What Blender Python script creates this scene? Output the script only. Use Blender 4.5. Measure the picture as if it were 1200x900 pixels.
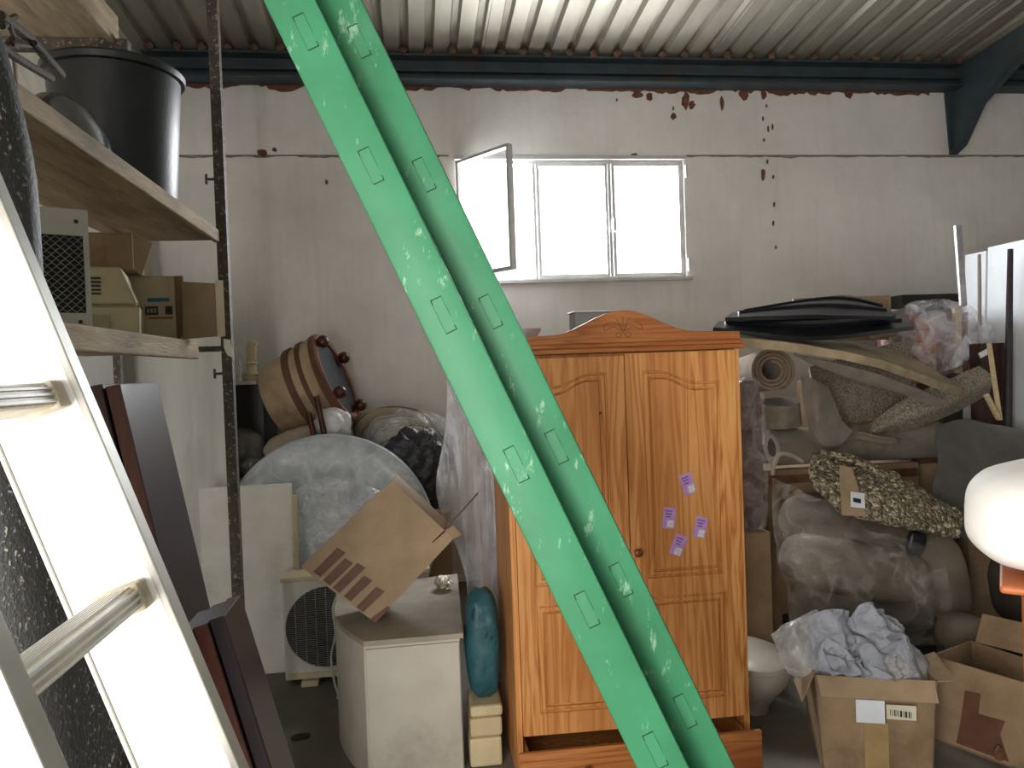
import bpy, bmesh, math, random
from mathutils import Vector, Matrix, Euler, noise, geometry
random.seed(7)
V = Vector
R = math.radians
for o in list(bpy.data.objects): bpy.data.objects.remove(o, do_unlink=True)
SC = bpy.context.scene
COL = SC.collection

# ------------------------------------------------------------------ camera
YAW, PITCH, ROLL, F = 7.3, -1.1, 2.05, 900.0
CAM = V((0, 0, 1.65))
_f = V((math.sin(R(YAW)) * math.cos(R(PITCH)), math.cos(R(YAW)) * math.cos(R(PITCH)), math.sin(R(PITCH))))
_r0 = V((math.cos(R(YAW)), -math.sin(R(YAW)), 0))
_u0 = _r0.cross(_f)
_r = _r0 * math.cos(R(ROLL)) - _u0 * math.sin(R(ROLL))
_u = _r0 * math.sin(R(ROLL)) + _u0 * math.cos(R(ROLL))
cd = bpy.data.cameras.new('camera'); cam = bpy.data.objects.new('camera', cd); COL.objects.link(cam)
cd.sensor_width = 36; cd.lens = 36 * F / 1200; cd.clip_start = 0.05
m = Matrix((_r, _u, -_f)).transposed().to_4x4(); m.translation = CAM
cam.matrix_world = m
SC.camera = cam

# ------------------------------------------------------------------ light
SC.view_settings.view_transform = 'Standard'
SC.view_settings.look = 'None'
SC.view_settings.gamma = 1
SC.view_settings.use_curve_mapping = False
SC.view_settings.exposure = 0.27
w = bpy.data.worlds.new('World'); SC.world = w; w.use_nodes = True
w.node_tree.nodes['Background'].inputs[0].default_value = (0.93, 0.97, 1.0, 1)
w.node_tree.nodes['Background'].inputs[1].default_value = 2.2
def area(name, loc, rot, sx, sy, power, col):
    l = bpy.data.lights.new(name, 'AREA'); l.shape = 'RECTANGLE'; l.size = sx; l.size_y = sy
    l.energy = power; l.color = col
    o = bpy.data.objects.new(name, l); COL.objects.link(o); o.location = loc; o.rotation_euler = rot
    return o
area('doorway_daylight_offscreen', (-1.05, -0.97, 1.275), (R(90), 0, 0), 1.58, 2.5, 150, (1.0, 0.965, 0.92))
area('window_daylight', (1.55, 6.45, 2.85), (R(-90), 0, 0), 2.2, 1.3, 360, (0.93, 0.97, 1.0))

# ------------------------------------------------------------------ helpers
def P(x, y, Y):
    d = _f + _r * ((x - 600) / F) - _u * ((y - 450) / F)
    return CAM + d * ((Y - CAM.y) / d.y)
def Pz(x, y, z):
    d = _f + _r * ((x - 600) / F) - _u * ((y - 450) / F)
    return CAM + d * ((z - CAM.z) / d.z)
def PX(x, y, X):
    d = _f + _r * ((x - 600) / F) - _u * ((y - 450) / F)
    return CAM + d * ((X - CAM.x) / d.x)
def Pd(x, y, d):
    return CAM + (_f + _r * ((x - 600) / F) - _u * ((y - 450) / F)) * d

WM = {}
def thing(name, label, cat, loc=(0, 0, 0), group=None, kind=None):
    o = bpy.data.objects.new(name, None); COL.objects.link(o); o.location = loc
    o.empty_display_size = 0.1
    WM[o.name] = Matrix.Translation(V(loc))
    props(o, label, cat, group, kind)
    return o
def props(o, label=None, cat=None, group=None, kind=None):
    if label: o['label'] = label
    if cat: o['category'] = cat
    if group: o['group'] = group
    if kind: o['kind'] = kind
    return o

class MB:
    def __init__(s): s.v = []; s.f = []; s.m = []; s.mi = 0
    def add(s, vs, fs):
        n = len(s.v); s.v += [V(x) for x in vs]; s.f += [tuple(i + n for i in f) for f in fs]; s.m += [s.mi] * len(fs)
        return s
    def box(s, c, size, rot=None):
        c = V(c); h = V(size) / 2
        M = (Euler(rot).to_matrix() if isinstance(rot, (tuple, list)) else rot) if rot is not None else Matrix.Identity(3)
        vs = [c + M @ V((x * h.x, y * h.y, z * h.z)) for x in (-1, 1) for y in (-1, 1) for z in (-1, 1)]
        return s.add(vs, [(0, 1, 3, 2), (4, 6, 7, 5), (0, 4, 5, 1), (2, 3, 7, 6), (0, 2, 6, 4), (1, 5, 7, 3)])
    def box3(s, A, B, D, depth):
        e1 = B - A; e2 = D - A; e2 = e2 - e1 * (e1.dot(e2) / e1.length_squared)
        n = e1.cross(e2).normalized()
        if n.dot(A - CAM) < 0: n = -n
        q = [A, A + e1, A + e1 + e2, A + e2]
        vs = q + [p + n * depth for p in q]
        return s.add(vs, [(0, 1, 2, 3), (7, 6, 5, 4), (0, 4, 5, 1), (1, 5, 6, 2), (2, 6, 7, 3), (3, 7, 4, 0)])
    def hexa(s, q0, q1):
        return s.add(list(q0) + list(q1), [(0, 1, 2, 3), (7, 6, 5, 4), (0, 4, 5, 1), (1, 5, 6, 2), (2, 6, 7, 3), (3, 7, 4, 0)])
    def tube(s, path, r, n=10, cap=True):
        path = [V(p) for p in path]; k = len(path)
        rr = r if isinstance(r, (list, tuple)) else [r] * k
        t0 = (path[1] - path[0]).normalized()
        up = V((0, 0, 1)) if abs(t0.z) < .9 else V((1, 0, 0))
        a = t0.cross(up).normalized(); vs = []; fs = []
        for i in range(k):
            t = (path[min(i + 1, k - 1)] - path[max(i - 1, 0)]).normalized()
            a = (a - t * a.dot(t)).normalized(); b = t.cross(a)
            for j in range(n):
                an = 2 * math.pi * j / n
                vs.append(path[i] + (a * math.cos(an) + b * math.sin(an)) * rr[i])
        for i in range(k - 1):
            for j in range(n):
                fs.append((i * n + j, i * n + (j + 1) % n, (i + 1) * n + (j + 1) % n, (i + 1) * n + j))
        if cap: fs += [tuple(reversed(range(n))), tuple(range((k - 1) * n, k * n))]
        return s.add(vs, fs)
    def lathe(s, prof, M=None, n=32, amp=0, ring=False):
        M = M or Matrix.Identity(4); vs = []; fs = []; k = len(prof)
        for r, z in prof:
            for j in range(n):
                a = 2 * math.pi * j / n
                q = r * (1 + (amp * noise.noise(V((math.cos(a) * 1.5, math.sin(a) * 1.5, z * 6))) if amp else 0))
                vs.append(M @ V((q * math.cos(a), q * math.sin(a), z)))
        for i in range(k - 1):
            for j in range(n):
                fs.append((i * n + j, i * n + (j + 1) % n, (i + 1) * n + (j + 1) % n, (i + 1) * n + j))
        if ring:
            for j in range(n): fs.append(((k - 1) * n + j, (k - 1) * n + (j + 1) % n, (j + 1) % n, j))
            return s.add(vs, fs)
        if prof[0][0] > 1e-5: fs.append(tuple(reversed(range(n))))
        if prof[-1][0] > 1e-5: fs.append(tuple(range((k - 1) * n, k * n)))
        return s.add(vs, fs)
    def prism(s, out, M, depth):
        """outline in the local XZ plane, extruded along +Y by depth"""
        k = len(out)
        vs = [M @ V((x, 0, z)) for x, z in out] + [M @ V((x, depth, z)) for x, z in out]
        fs = [tuple(range(k)), tuple(reversed(range(k, 2 * k)))]
        fs += [(i, i + k, (i + 1) % k + k, (i + 1) % k) for i in range(k)]
        return s.add(vs, fs)
    def sheet(s, ctrl, nu, nv, thick=.01, amp=0, sc=6, seed=0, ridge=False, fine=0):
        G = surf(ctrl, nu, nv)
        N = [[None] * (nv + 1) for _ in range(nu + 1)]
        for i in range(nu + 1):
            for j in range(nv + 1):
                a = G[min(i + 1, nu)][j] - G[max(i - 1, 0)][j]; b = G[i][min(j + 1, nv)] - G[i][max(j - 1, 0)]
                nn = a.cross(b); N[i][j] = nn.normalized() if nn.length > 1e-9 else V((0, -1, 0))
        if N[nu // 2][nv // 2].dot(G[nu // 2][nv // 2] - CAM) > 0:
            N = [[-q for q in r_] for r_ in N]
        top = []; bot = []
        for i in range(nu + 1):
            for j in range(nv + 1):
                p = G[i][j]; q = p * sc + V((seed * 3.7, seed, 0)); d = 0
                if amp:
                    d = amp * ((1 - 2.4 * abs(noise.noise(q))) if ridge else noise.noise(q) + .5 * noise.noise(q * 2.1))
                if fine: d += fine * (noise.noise(p * sc * 9) )
                top.append(p + N[i][j] * d); bot.append(p + N[i][j] * (d - thick))
        n = len(top); W_ = nv + 1; fs = []
        for i in range(nu):
            for j in range(nv):
                a = i * W_ + j; q = (a, a + 1, a + W_ + 1, a + W_)
                fs.append(q); fs.append(tuple(x + n for x in reversed(q)))
        rim = [(0, j) for j in range(W_)] + [(i, nv) for i in range(1, nu + 1)] + [(nu, j) for j in range(nv - 1, -1, -1)] + [(i, 0) for i in range(nu - 1, 0, -1)]
        ids = [i * W_ + j for i, j in rim]
        for a, b in zip(ids, ids[1:] + ids[:1]): fs.append((b, a, a + n, b + n))
        return s.add(top + bot, fs)
    def blob(s, c, size, rot=(0, 0, 0), pw=2.0, amp=0.0, sc=5, n=(40, 24), seed=0, ridge=False):
        """superellipsoid, lumpy"""
        M = Euler(rot).to_matrix(); c = V(c); vs = []; fs = []; nu, nv = n
        e = 2.0 / pw
        sg = lambda x: math.copysign(abs(x) ** e, x)
        for i in range(nv + 1):
            ph = -math.pi / 2 + math.pi * i / nv
            for j in range(nu):
                th = 2 * math.pi * j / nu
                u = V((sg(math.cos(ph)) * sg(math.cos(th)), sg(math.cos(ph)) * sg(math.sin(th)), sg(math.sin(ph))))
                p = V((u.x * size[0] / 2, u.y * size[1] / 2, u.z * size[2] / 2))
                q = p * sc + V((seed, seed * 2.3, 0))
                d = amp * ((1 - 2.2 * abs(noise.noise(q))) if ridge else noise.noise(q) + .5 * noise.noise(q * 2.3)) if amp else 0
                nn = p.normalized() if p.length > 1e-6 else V((0, 0, 1))
                vs.append(c + M @ (p + nn * d))
        for i in range(nv):
            for j in range(nu):
                fs.append((i * nu + j, i * nu + (j + 1) % nu, (i + 1) * nu + (j + 1) % nu, (i + 1) * nu + j))
        return s.add(vs, fs)
    def build(s, name, mat, parent=None, smooth=False, bevel=0, label=None, cat=None, group=None, kind=None, seg=2, base=None, auto=None):
        W_ = None
        if parent is not None:
            inv = WM[parent.name].inverted(); vs = [inv @ p for p in s.v]; loc = V((0, 0, 0))
        else:
            xs = [p.x for p in s.v]; ys = [p.y for p in s.v]; zs = [p.z for p in s.v]
            loc = V(base) if base else V(((min(xs) + max(xs)) / 2, (min(ys) + max(ys)) / 2, min(zs)))
            vs = [p - loc for p in s.v]
        me = bpy.data.meshes.new(name); me.from_pydata(vs, [], s.f)
        mats = mat if isinstance(mat, list) else [mat]
        for q in mats: me.materials.append(q)
        for p, i in zip(me.polygons, s.m): p.material_index = i
        bm = bmesh.new(); bm.from_mesh(me)
        bmesh.ops.remove_doubles(bm, verts=bm.verts, dist=1e-6)
        bmesh.ops.recalc_face_normals(bm, faces=bm.faces)
        if bevel:
            es = [e for e in bm.edges if len(e.link_faces) == 2 and e.calc_face_angle(0) > R(25)]
            bmesh.ops.bevel(bm, geom=es, offset=bevel, segments=seg, profile=.5, affect='EDGES', clamp_overlap=True)
        if smooth:
            for f_ in bm.faces: f_.smooth = True
            lim = R(auto if auto else 40)
            for e in bm.edges:
                if len(e.link_faces) == 2 and e.calc_face_angle(0) > lim: e.smooth = False
        bm.to_mesh(me); bm.free()
        o = bpy.data.objects.new(name, me); COL.objects.link(o); o.location = loc
        WM[o.name] = (WM[parent.name] if parent else Matrix.Identity(4)) @ Matrix.Translation(loc)
        if parent: o.parent = parent
        props(o, label, cat, group, kind)
        return o

def cr(p0, p1, p2, p3, t):
    return .5 * ((2 * p1) + (-p0 + p2) * t + (2 * p0 - 5 * p1 + 4 * p2 - p3) * t * t + (-p0 + 3 * p1 - 3 * p2 + p3) * t ** 3)
def spline(pts, n):
    k = len(pts) - 1; out = []
    for i in range(n + 1):
        t = i / n * k; a = min(int(t), k - 1); t -= a
        g = lambda q: pts[q] if 0 <= q <= k else (pts[0] * 2 - pts[1] if q < 0 else pts[k] * 2 - pts[k - 1])
        out.append(cr(g(a - 1), g(a), g(a + 1), g(a + 2), t))
    return out
def surf(ctrl, nu, nv):
    rows = [spline(r_, nv) for r_ in ctrl]
    cols = [spline([r_[j] for r_ in rows], nu) for j in range(nv + 1)]
    return [[cols[j][i] for j in range(nv + 1)] for i in range(nu + 1)]
def frame(o, zaxis, xhint=(1, 0, 0)):
    z = V(zaxis).normalized(); x = V(xhint); x = (x - z * x.dot(z)).normalized(); y = z.cross(x)
    M = Matrix((x, y, z)).transposed().to_4x4(); M.translation = V(o); return M

# ------------------------------------------------------------------ materials
def lin(h):
    h = h.lstrip('#'); c = [int(h[i:i + 2], 16) / 255 for i in (0, 2, 4)]
    return tuple(x / 12.92 if x <= .04045 else ((x + .055) / 1.055) ** 2.4 for x in c) + (1,)
MATS = {}
class NT:
    def __init__(s, name):
        s.m = bpy.data.materials.new(name); s.m.use_nodes = True; s.t = s.m.node_tree
        s.b = s.t.nodes['Principled BSDF']; s.out = s.t.nodes['Material Output']
    def n(s, typ, **kw):
        q = s.t.nodes.new(typ)
        for k, v_ in kw.items():
            if isinstance(v_, bpy.types.NodeSocket): s.t.links.new(v_, q.inputs[k.replace('_', ' ')])
            elif k in q.inputs.keys() or k.replace('_', ' ') in q.inputs.keys(): q.inputs[k.replace('_', ' ')].default_value = v_
            else: setattr(q, k, v_)
        return q
    def l(s, a, b): s.t.links.new(a, b)
    def coord(s, stretch=(1, 1, 1), loc=(0, 0, 0), rot=(0, 0, 0)):
        tc = s.n('ShaderNodeTexCoord'); mp = s.n('ShaderNodeMapping')
        mp.inputs['Scale'].default_value = stretch; mp.inputs['Location'].default_value = loc; mp.inputs['Rotation'].default_value = rot
        s.l(tc.outputs['Object'], mp.inputs['Vector']); return mp.outputs[0]
    def ramp(s, fac, stops):
        r_ = s.n('ShaderNodeValToRGB'); s.l(fac, r_.inputs[0]); e = r_.color_ramp.elements
        while len(e) < len(stops): e.new(.5)
        for q, (p, c) in zip(e, stops): q.position = p; q.color = c
        return r_.outputs[0]
    def mix(s, fac, a, b, mode='MIX'):
        q = s.n('ShaderNodeMix'); q.data_type = 'RGBA'; q.blend_type = mode
        for sock, v_ in ((q.inputs[0], fac), (q.inputs[6], a), (q.inputs[7], b)):
            if isinstance(v_, bpy.types.NodeSocket): s.l(v_, sock)
            else: sock.default_value = v_
        return q.outputs[2]
def mat(name, c1, c2=None, scale=6, rough=.75, metal=0, bump=.0, bscale=60, stretch=(1, 1, 1), spec=.4, speck=None, speckscale=90, speckamt=.3, sheen=0, dirt=None):
    if name in MATS: return MATS[name]
    s = NT(name); co = s.coord(stretch)
    c1 = lin(c1); c2 = lin(c2) if c2 else c1
    nz = s.n('ShaderNodeTexNoise', Vector=co, Scale=scale, Detail=6.0, Roughness=.62)
    col = s.ramp(nz.outputs[0], [(.33, c1), (.67, c2)])
    if dirt:
        n2 = s.n('ShaderNodeTexNoise', Vector=co, Scale=scale * .45, Detail=8.0, Roughness=.7)
        col = s.mix(s.ramp(n2.outputs[0], [(.52, (0, 0, 0, 1)), (.66, (.75, .75, .75, 1))]), col, lin(dirt))
    if speck:
        n3 = s.n('ShaderNodeTexNoise', Vector=co, Scale=speckscale, Detail=2.0)
        col = s.mix(s.ramp(n3.outputs[0], [(.62 - speckamt * .3, (0, 0, 0, 1)), (.74 - speckamt * .3, (1, 1, 1, 1))]), col, lin(speck))
    s.l(col, s.b.inputs['Base Color'])
    s.b.inputs['Roughness'].default_value = rough; s.b.inputs['Metallic'].default_value = metal
    s.b.inputs['Specular IOR Level'].default_value = spec
    if sheen: s.b.inputs['Sheen Weight'].default_value = sheen
    if bump:
        nb = s.n('ShaderNodeTexNoise', Vector=co, Scale=bscale, Detail=4.0)
        bp = s.n('ShaderNodeBump', Strength=bump, Distance=.02); s.l(nb.outputs[0], bp.inputs['Height']); s.l(bp.outputs[0], s.b.inputs['Normal'])
    MATS[name] = s.m
    return s.m
def pine(name, a, b, c, axis='z', sc=1.0):
    if name in MATS: return MATS[name]
    s = NT(name)
    st = {'z': (9 * sc, 9 * sc, .55 * sc), 'x': (.55 * sc, 9 * sc, 9 * sc), 'y': (9 * sc, .55 * sc, 9 * sc)}[axis]
    co = s.coord(st)
    nz = s.n('ShaderNodeTexNoise', Vector=co, Scale=1.3, Detail=3.0, Roughness=.5, Distortion=.6)
    mu = s.n('ShaderNodeMath', operation='MULTIPLY'); s.l(nz.outputs[0], mu.inputs[0]); mu.inputs[1].default_value = 15
    fr = s.n('ShaderNodeMath', operation='PINGPONG'); s.l(mu.outputs[0], fr.inputs[0]); fr.inputs[1].default_value = 1.0
    fine = s.n('ShaderNodeTexNoise', Vector=co, Scale=9.0, Detail=6.0, Roughness=.7)
    g = s.ramp(fr.outputs[0], [(.0, lin(a)), (.55, lin(b)), (1.0, lin(c))])
    g = s.mix(s.ramp(fine.outputs[0], [(.35, (0, 0, 0, 1)), (.75, (.4, .4, .4, 1))]), g, lin(c))
    st2 = tuple(x * .35 for x in st)
    big = s.n('ShaderNodeTexNoise', Vector=s.coord(st2), Scale=1.6, Detail=2.0)
    g = s.mix(s.ramp(big.outputs[0], [(.45, (0, 0, 0, 1)), (.62, (.55, .55, .55, 1))]), g, lin(c))
    s.l(g, s.b.inputs['Base Color']); s.b.inputs['Roughness'].default_value = .42; s.b.inputs['Specular IOR Level'].default_value = .35
    bp = s.n('ShaderNodeBump', Strength=.08, Distance=.01); s.l(fine.outputs[0], bp.inputs['Height']); s.l(bp.outputs[0], s.b.inputs['Normal'])
    MATS[name] = s.m; return s.m
def film(name, tint='#dfe3e6', lo=.12, hi=.55, rough=.22, scale=7, bump=.6, stretch=(1, 1, 1)):
    """clear crinkled polythene"""
    if name in MATS: return MATS[name]
    s = NT(name); co = s.coord(stretch)
    nz = s.n('ShaderNodeTexNoise', Vector=co, Scale=scale, Detail=5.0, Roughness=.6, Distortion=.7)
    fac = s.ramp(nz.outputs[0], [(.35, (lo,) * 3 + (1,)), (.68, (hi,) * 3 + (1,))])
    s.b.inputs['Base Color'].default_value = lin(tint); s.b.inputs['Roughness'].default_value = rough
    s.b.inputs['Specular IOR Level'].default_value = .6
    n2 = s.n('ShaderNodeTexNoise', Vector=co, Scale=scale * 1.1, Detail=2.0, Roughness=.5, Distortion=.4)
    crease_glint = s.ramp(n2.outputs[0], [(.44, (0, 0, 0, 1)), (.5, (.16, .16, .16, 1)), (.56, (0, 0, 0, 1))])  # opacity raised in thin streaks to paint in crease highlights
    fac = s.mix(1.0, fac, crease_glint, 'ADD')
    bp = s.n('ShaderNodeBump', Strength=bump, Distance=.03); s.l(nz.outputs[0], bp.inputs['Height']); s.l(bp.outputs[0], s.b.inputs['Normal'])
    tr = s.n('ShaderNodeBsdfTransparent'); mx = s.n('ShaderNodeMixShader')
    s.l(fac, mx.inputs[0]); s.l(tr.outputs[0], mx.inputs[1]); s.l(s.b.outputs[0], mx.inputs[2]); s.l(mx.outputs[0], s.out.inputs[0])
    MATS[name] = s.m; return s.m

cardboard = mat('cardboard', '#a08a6e', '#89735a', 5, .85, bump=.12, bscale=120)
cardboard_dirty = mat('cardboard_dirty', '#9c8366', '#79634a', 4, .9, bump=.2, bscale=60, dirt='#6a543c')
cardboard_dark = cardboard_dirty
tape_brown = mat('tape_brown', '#6b4a38', '#573a2c', 12, .55, spec=.25, bump=.08, bscale=30)
rust_steel = mat('rust_steel', '#3a332d', '#544a40', 14, .65, metal=.3, bump=.3, bscale=50, speck='#8a8276', speckscale=70, speckamt=.1)
black_plastic = mat('black_plastic', '#141516', '#1f2122', 6, .42, bump=.05, spec=.5)
white_paint = mat('white_paint', '#cfccc4', '#bdb9af', 4, .5, bump=.04, dirt='#a39c8f')
cream_plastic = mat('cream_plastic', '#c9bf9f', '#b3a888', 4, .45, spec=.4, dirt='#8f846b')
film_clear = film('film_clear', lo=.08, hi=.42)
film_cloudy = film('film_cloudy', '#d5dade', lo=.45, hi=.8, rough=.3, scale=5, bump=.5)
film_dark = film('film_dark', '#7d7a76', lo=.18, hi=.6, rough=.2, scale=9, bump=.8)

# ================================================================== the room
YB, XL, XR, YF = 6.0, -1.9, 5.6, -0.75
SL = math.tan(R(4.5))
ZB = P(600, 104, YB).z            # underside of the eave beam
ZC = ZB + .20                      # roof sheet level at the back wall
def roofz(y): return ZC + (YB - y) * SL

def wall_mat():
    s = NT('plaster_wall'); co = s.coord()
    n1 = s.n('ShaderNodeTexNoise', Vector=co, Scale=1.3, Detail=8.0, Roughness=.65)
    n2 = s.n('ShaderNodeTexNoise', Vector=s.coord((6, 6, .5)), Scale=3.0, Detail=5.0)
    c = s.ramp(n1.outputs[0], [(.3, lin('#cfcbc5')), (.7, lin('#e6e3de'))])
    c = s.mix(s.ramp(n2.outputs[0], [(.5, (0, 0, 0, 1)), (.8, (.22, .22, .22, 1))]), c, lin('#b8b2ac'))
    # rusty drips that gather in the upper band
    tc = s.n('ShaderNodeTexCoord'); sx = s.n('ShaderNodeSeparateXYZ'); s.l(tc.outputs['Object'], sx.inputs[0])
    n3 = s.n('ShaderNodeTexNoise', Vector=s.coord((1, 1, .35)), Scale=9.0, Detail=9.0, Roughness=.75)
    mr = s.n('ShaderNodeMapRange'); s.l(sx.outputs[2], mr.inputs[0]); mr.inputs[1].default_value = 2.6; mr.inputs[2].default_value = 3.9; mr.inputs[3].default_value = 0; mr.inputs[4].default_value = .16
    ad = s.n('ShaderNodeMath', operation='ADD'); s.l(n3.outputs[0], ad.inputs[0]); s.l(mr.outputs[0], ad.inputs[1])
    c = s.mix(s.ramp(ad.outputs[0], [(.80, (0, 0, 0, 1)), (.83, (.9, .9, .9, 1))]), c, lin('#6e4431'))
    s.l(c, s.b.inputs['Base Color']); s.b.inputs['Roughness'].default_value = .9
    nb = s.n('ShaderNodeTexNoise', Vector=co, Scale=14.0, Detail=8.0, Roughness=.7)
    bp = s.n('ShaderNodeBump', Strength=.25, Distance=.02); s.l(nb.outputs[0], bp.inputs['Height']); s.l(bp.outputs[0], s.b.inputs['Normal'])
    return s.m
plaster = wall_mat()
def floor_mat():
    s = NT('concrete_floor'); co = s.coord()
    n1 = s.n('ShaderNodeTexNoise', Vector=co, Scale=1.8, Detail=9.0, Roughness=.7)
    c = s.ramp(n1.outputs[0], [(.3, lin('#59544c')), (.7, lin('#746e64'))])
    n2 = s.n('ShaderNodeTexNoise', Vector=co, Scale=5.0, Detail=5.0)
    c = s.mix(s.ramp(n2.outputs[0], [(.62, (0, 0, 0, 1)), (.7, (.6, .6, .6, 1))]), c, lin('#4a443d'))
    s.l(c, s.b.inputs['Base Color']); s.b.inputs['Roughness'].default_value = .8
    bp = s.n('ShaderNodeBump', Strength=.2, Distance=.01); s.l(n1.outputs[0], bp.inputs['Height']); s.l(bp.outputs[0], s.b.inputs['Normal'])
    return s.m
MB().box(((XL + XR) / 2, (YB + YF) / 2, -.1), (XR - XL + .4, YB - YF + .4, .2)).build('floor', floor_mat(), kind='structure', base=(0, 0, 0))

# window opening
wl, wr = P(537, 255, YB).x, P(803, 255, YB).x
wz1, wz0 = P(715, 187, YB).z, P(715, 327, YB).z
ZL = P(640, 183, YB).z              # step line across the wall
HB = MB(); TH = .22
def slab(mb, x0, x1, z0, z1, yy=YB, th=TH): mb.box(((x0 + x1) / 2, yy + th / 2, (z0 + z1) / 2), (x1 - x0, th, z1 - z0))
slab(HB, XL - .2, wl, 0, ZL); slab(HB, wr, XR + .2, 0, ZL); slab(HB, wl, wr, 0, wz0)
if wz1 < ZL: slab(HB, wl, wr, wz1, ZL)
slab(HB, XL - .2, XR + .2, ZL, ZC + .25, YB - .014, TH + .014)
wall_back = HB.build('wall_back', plaster, kind='structure', base=(0, YB, 0))
MB().box((XL - .1, (YB + YF) / 2, 2.3), (.2, YB - YF + .4, 4.8)).build('wall_left', plaster, kind='structure', base=(XL, 0, 0))
MB().box((XR + .1, (YB + YF) / 2, 2.3), (.2, YB - YF + .4, 4.8)).build('wall_right', plaster, kind='structure', base=(XR, 0, 0))
fw = MB(); slab(fw, XL - .2, -1.85, 0, 4.9, YF - .2, .2); slab(fw, -.25, XR + .2, 0, 4.9, YF - .2, .2); slab(fw, -1.85, -.25, 2.55, 4.9, YF - .2, .2)
fw.build('wall_front', plaster, kind='structure', base=(0, YF, 0))

# ragged brick line under the beam and chipped plaster
brick = mat('brick_red', '#7a5240', '#5a3a2c', 20, .95, bump=.5, bscale=40)
def jag(x0, x1, z1, lo, hi, step, y, seed):
    rnd = random.Random(seed); mb = MB(); xs = []; x = x0
    while x < x1: xs.append(x); x += step * rnd.uniform(.5, 1.5)
    hs = [lo + (hi - lo) * max(0, .5 + noise.noise(V((q * 4.0, seed, 0))) * .9 + rnd.uniform(-.3, .3)) for q in xs]
    vs = []; n = len(xs)
    for dy in (0, .012):
        vs += [(q, y + dy, z1) for q in xs] + [(q, y + dy, z1 - h) for q, h in zip(xs, hs)]
    fs = []
    for i in range(n - 1):
        fs += [(i, i + 1, n + i + 1, n + i), (2 * n + i, 3 * n + i, 3 * n + i + 1, 2 * n + i + 1), (n + i, n + i + 1, 3 * n + i + 1, 3 * n + i)]
    return mb.add(vs, fs)
jag(XL + .01, 4.4, ZB + .01, .004, .05, .035, YB - .026, 3).build('trim_1', brick, kind='structure')
def chip(x, y, w_, h_, seed):
    rnd = random.Random(seed); c = P(x, y, YB); k = 11; M = Matrix.Translation(V((c.x, YB - .024, c.z)))
    out = [(math.cos(2 * math.pi * i / k) * w_ * rnd.uniform(.6, 1.1), math.sin(2 * math.pi * i / k) * h_ * rnd.uniform(.6, 1.1)) for i in range(k)]
    MB().prism(out, M, .012).build('exposed_brick', brick, wall_back)
for a in ((803, 118, .035, .08, 1), (810, 124, .03, .04, 2), (871, 111, .045, .055, 3), (894, 112, .03, .04, 4), (993, 110, .04, .05, 5), (746, 112, .05, .03, 6), (788, 137, .03, .03, 7),
          (308, 180, .05, .035, 8), (322, 176, .02, .02, 9), (742, 184, .04, .03, 10), (893, 205, .02, .05, 11), (845, 122, .02, .06, 12), (760, 114, .03, .04, 13), (383, 214, .012, .02, 14)):
    chip(*a)
for k, (x_, y_) in enumerate(((897, 125), (893, 140), (899, 152), (894, 165), (898, 190), (904, 150), (905, 208), (906, 240), (905, 262), (908, 290), (788, 128), (799, 122), (722, 118))): chip(x_, y_, .008, .016 + .006 * (k % 3), 30 + k)

# roof: trapezoidal steel sheets, each its own part
def roof_mat():
    s = NT('galvanised_sheet'); co = s.coord((1, .25, 1))
    n1 = s.n('ShaderNodeTexNoise', Vector=co, Scale=5.0, Detail=6.0, Roughness=.6)
    c = s.ramp(n1.outputs[0], [(.3, lin('#837d71')), (.7, lin('#9d9789'))])
    s.l(c, s.b.inputs['Base Color']); s.b.inputs['Roughness'].default_value = .5; s.b.inputs['Metallic'].default_value = .35
    return s.m
ceiling = thing('ceiling', None, None, (0, YB, ZC), kind='structure')
pitch = .18; x = XL - .2; gal = roof_mat(); per = 5; k = 0
prof = [(0, 0), (.11, 0), (.126, .045), (.164, .045), (.18, 0)]
while x < XR + .2:
    pts = []
    for i in range(per): pts += [(x + i * pitch + a, b) for a, b in prof[:-1]]
    pts.append((x + per * pitch + .02, 0))
    dz = .004 * (k % 2)
    ys = [YB + .3, YF - .3]
    n = len(pts); vs = []
    for t in (0, .004):
        for yy in ys: vs += [(a, yy, roofz(yy) + b + t + dz) for a, b in pts]
    fs = []
    for i in range(n - 1):
        fs += [(i, i + 1, n + i + 1, n + i), (2 * n + i, 3 * n + i, 3 * n + i + 1, 2 * n + i + 1)]
    MB().add(vs, fs).build('roof_sheet', gal, ceiling)
    x += per * pitch; k += 1
# brick-coloured mortar plugs where the ribs meet the wall
x = XL - .2 + .145; k = 0; plugm = mat('mortar_plug', '#6e5748', '#4f3c32', 20, .95, bump=.5, bscale=40)
while x < 4.6:
    random.seed(k)
    MB().blob((x + random.uniform(-.01, .01), YB - .20, roofz(YB - .20) - .010), (.07, .06, random.uniform(.045, .07)), amp=.010, sc=22, n=(10, 6), seed=k).build('mortar_plug', plugm, ceiling, smooth=True)
    x += pitch; k += 1

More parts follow.
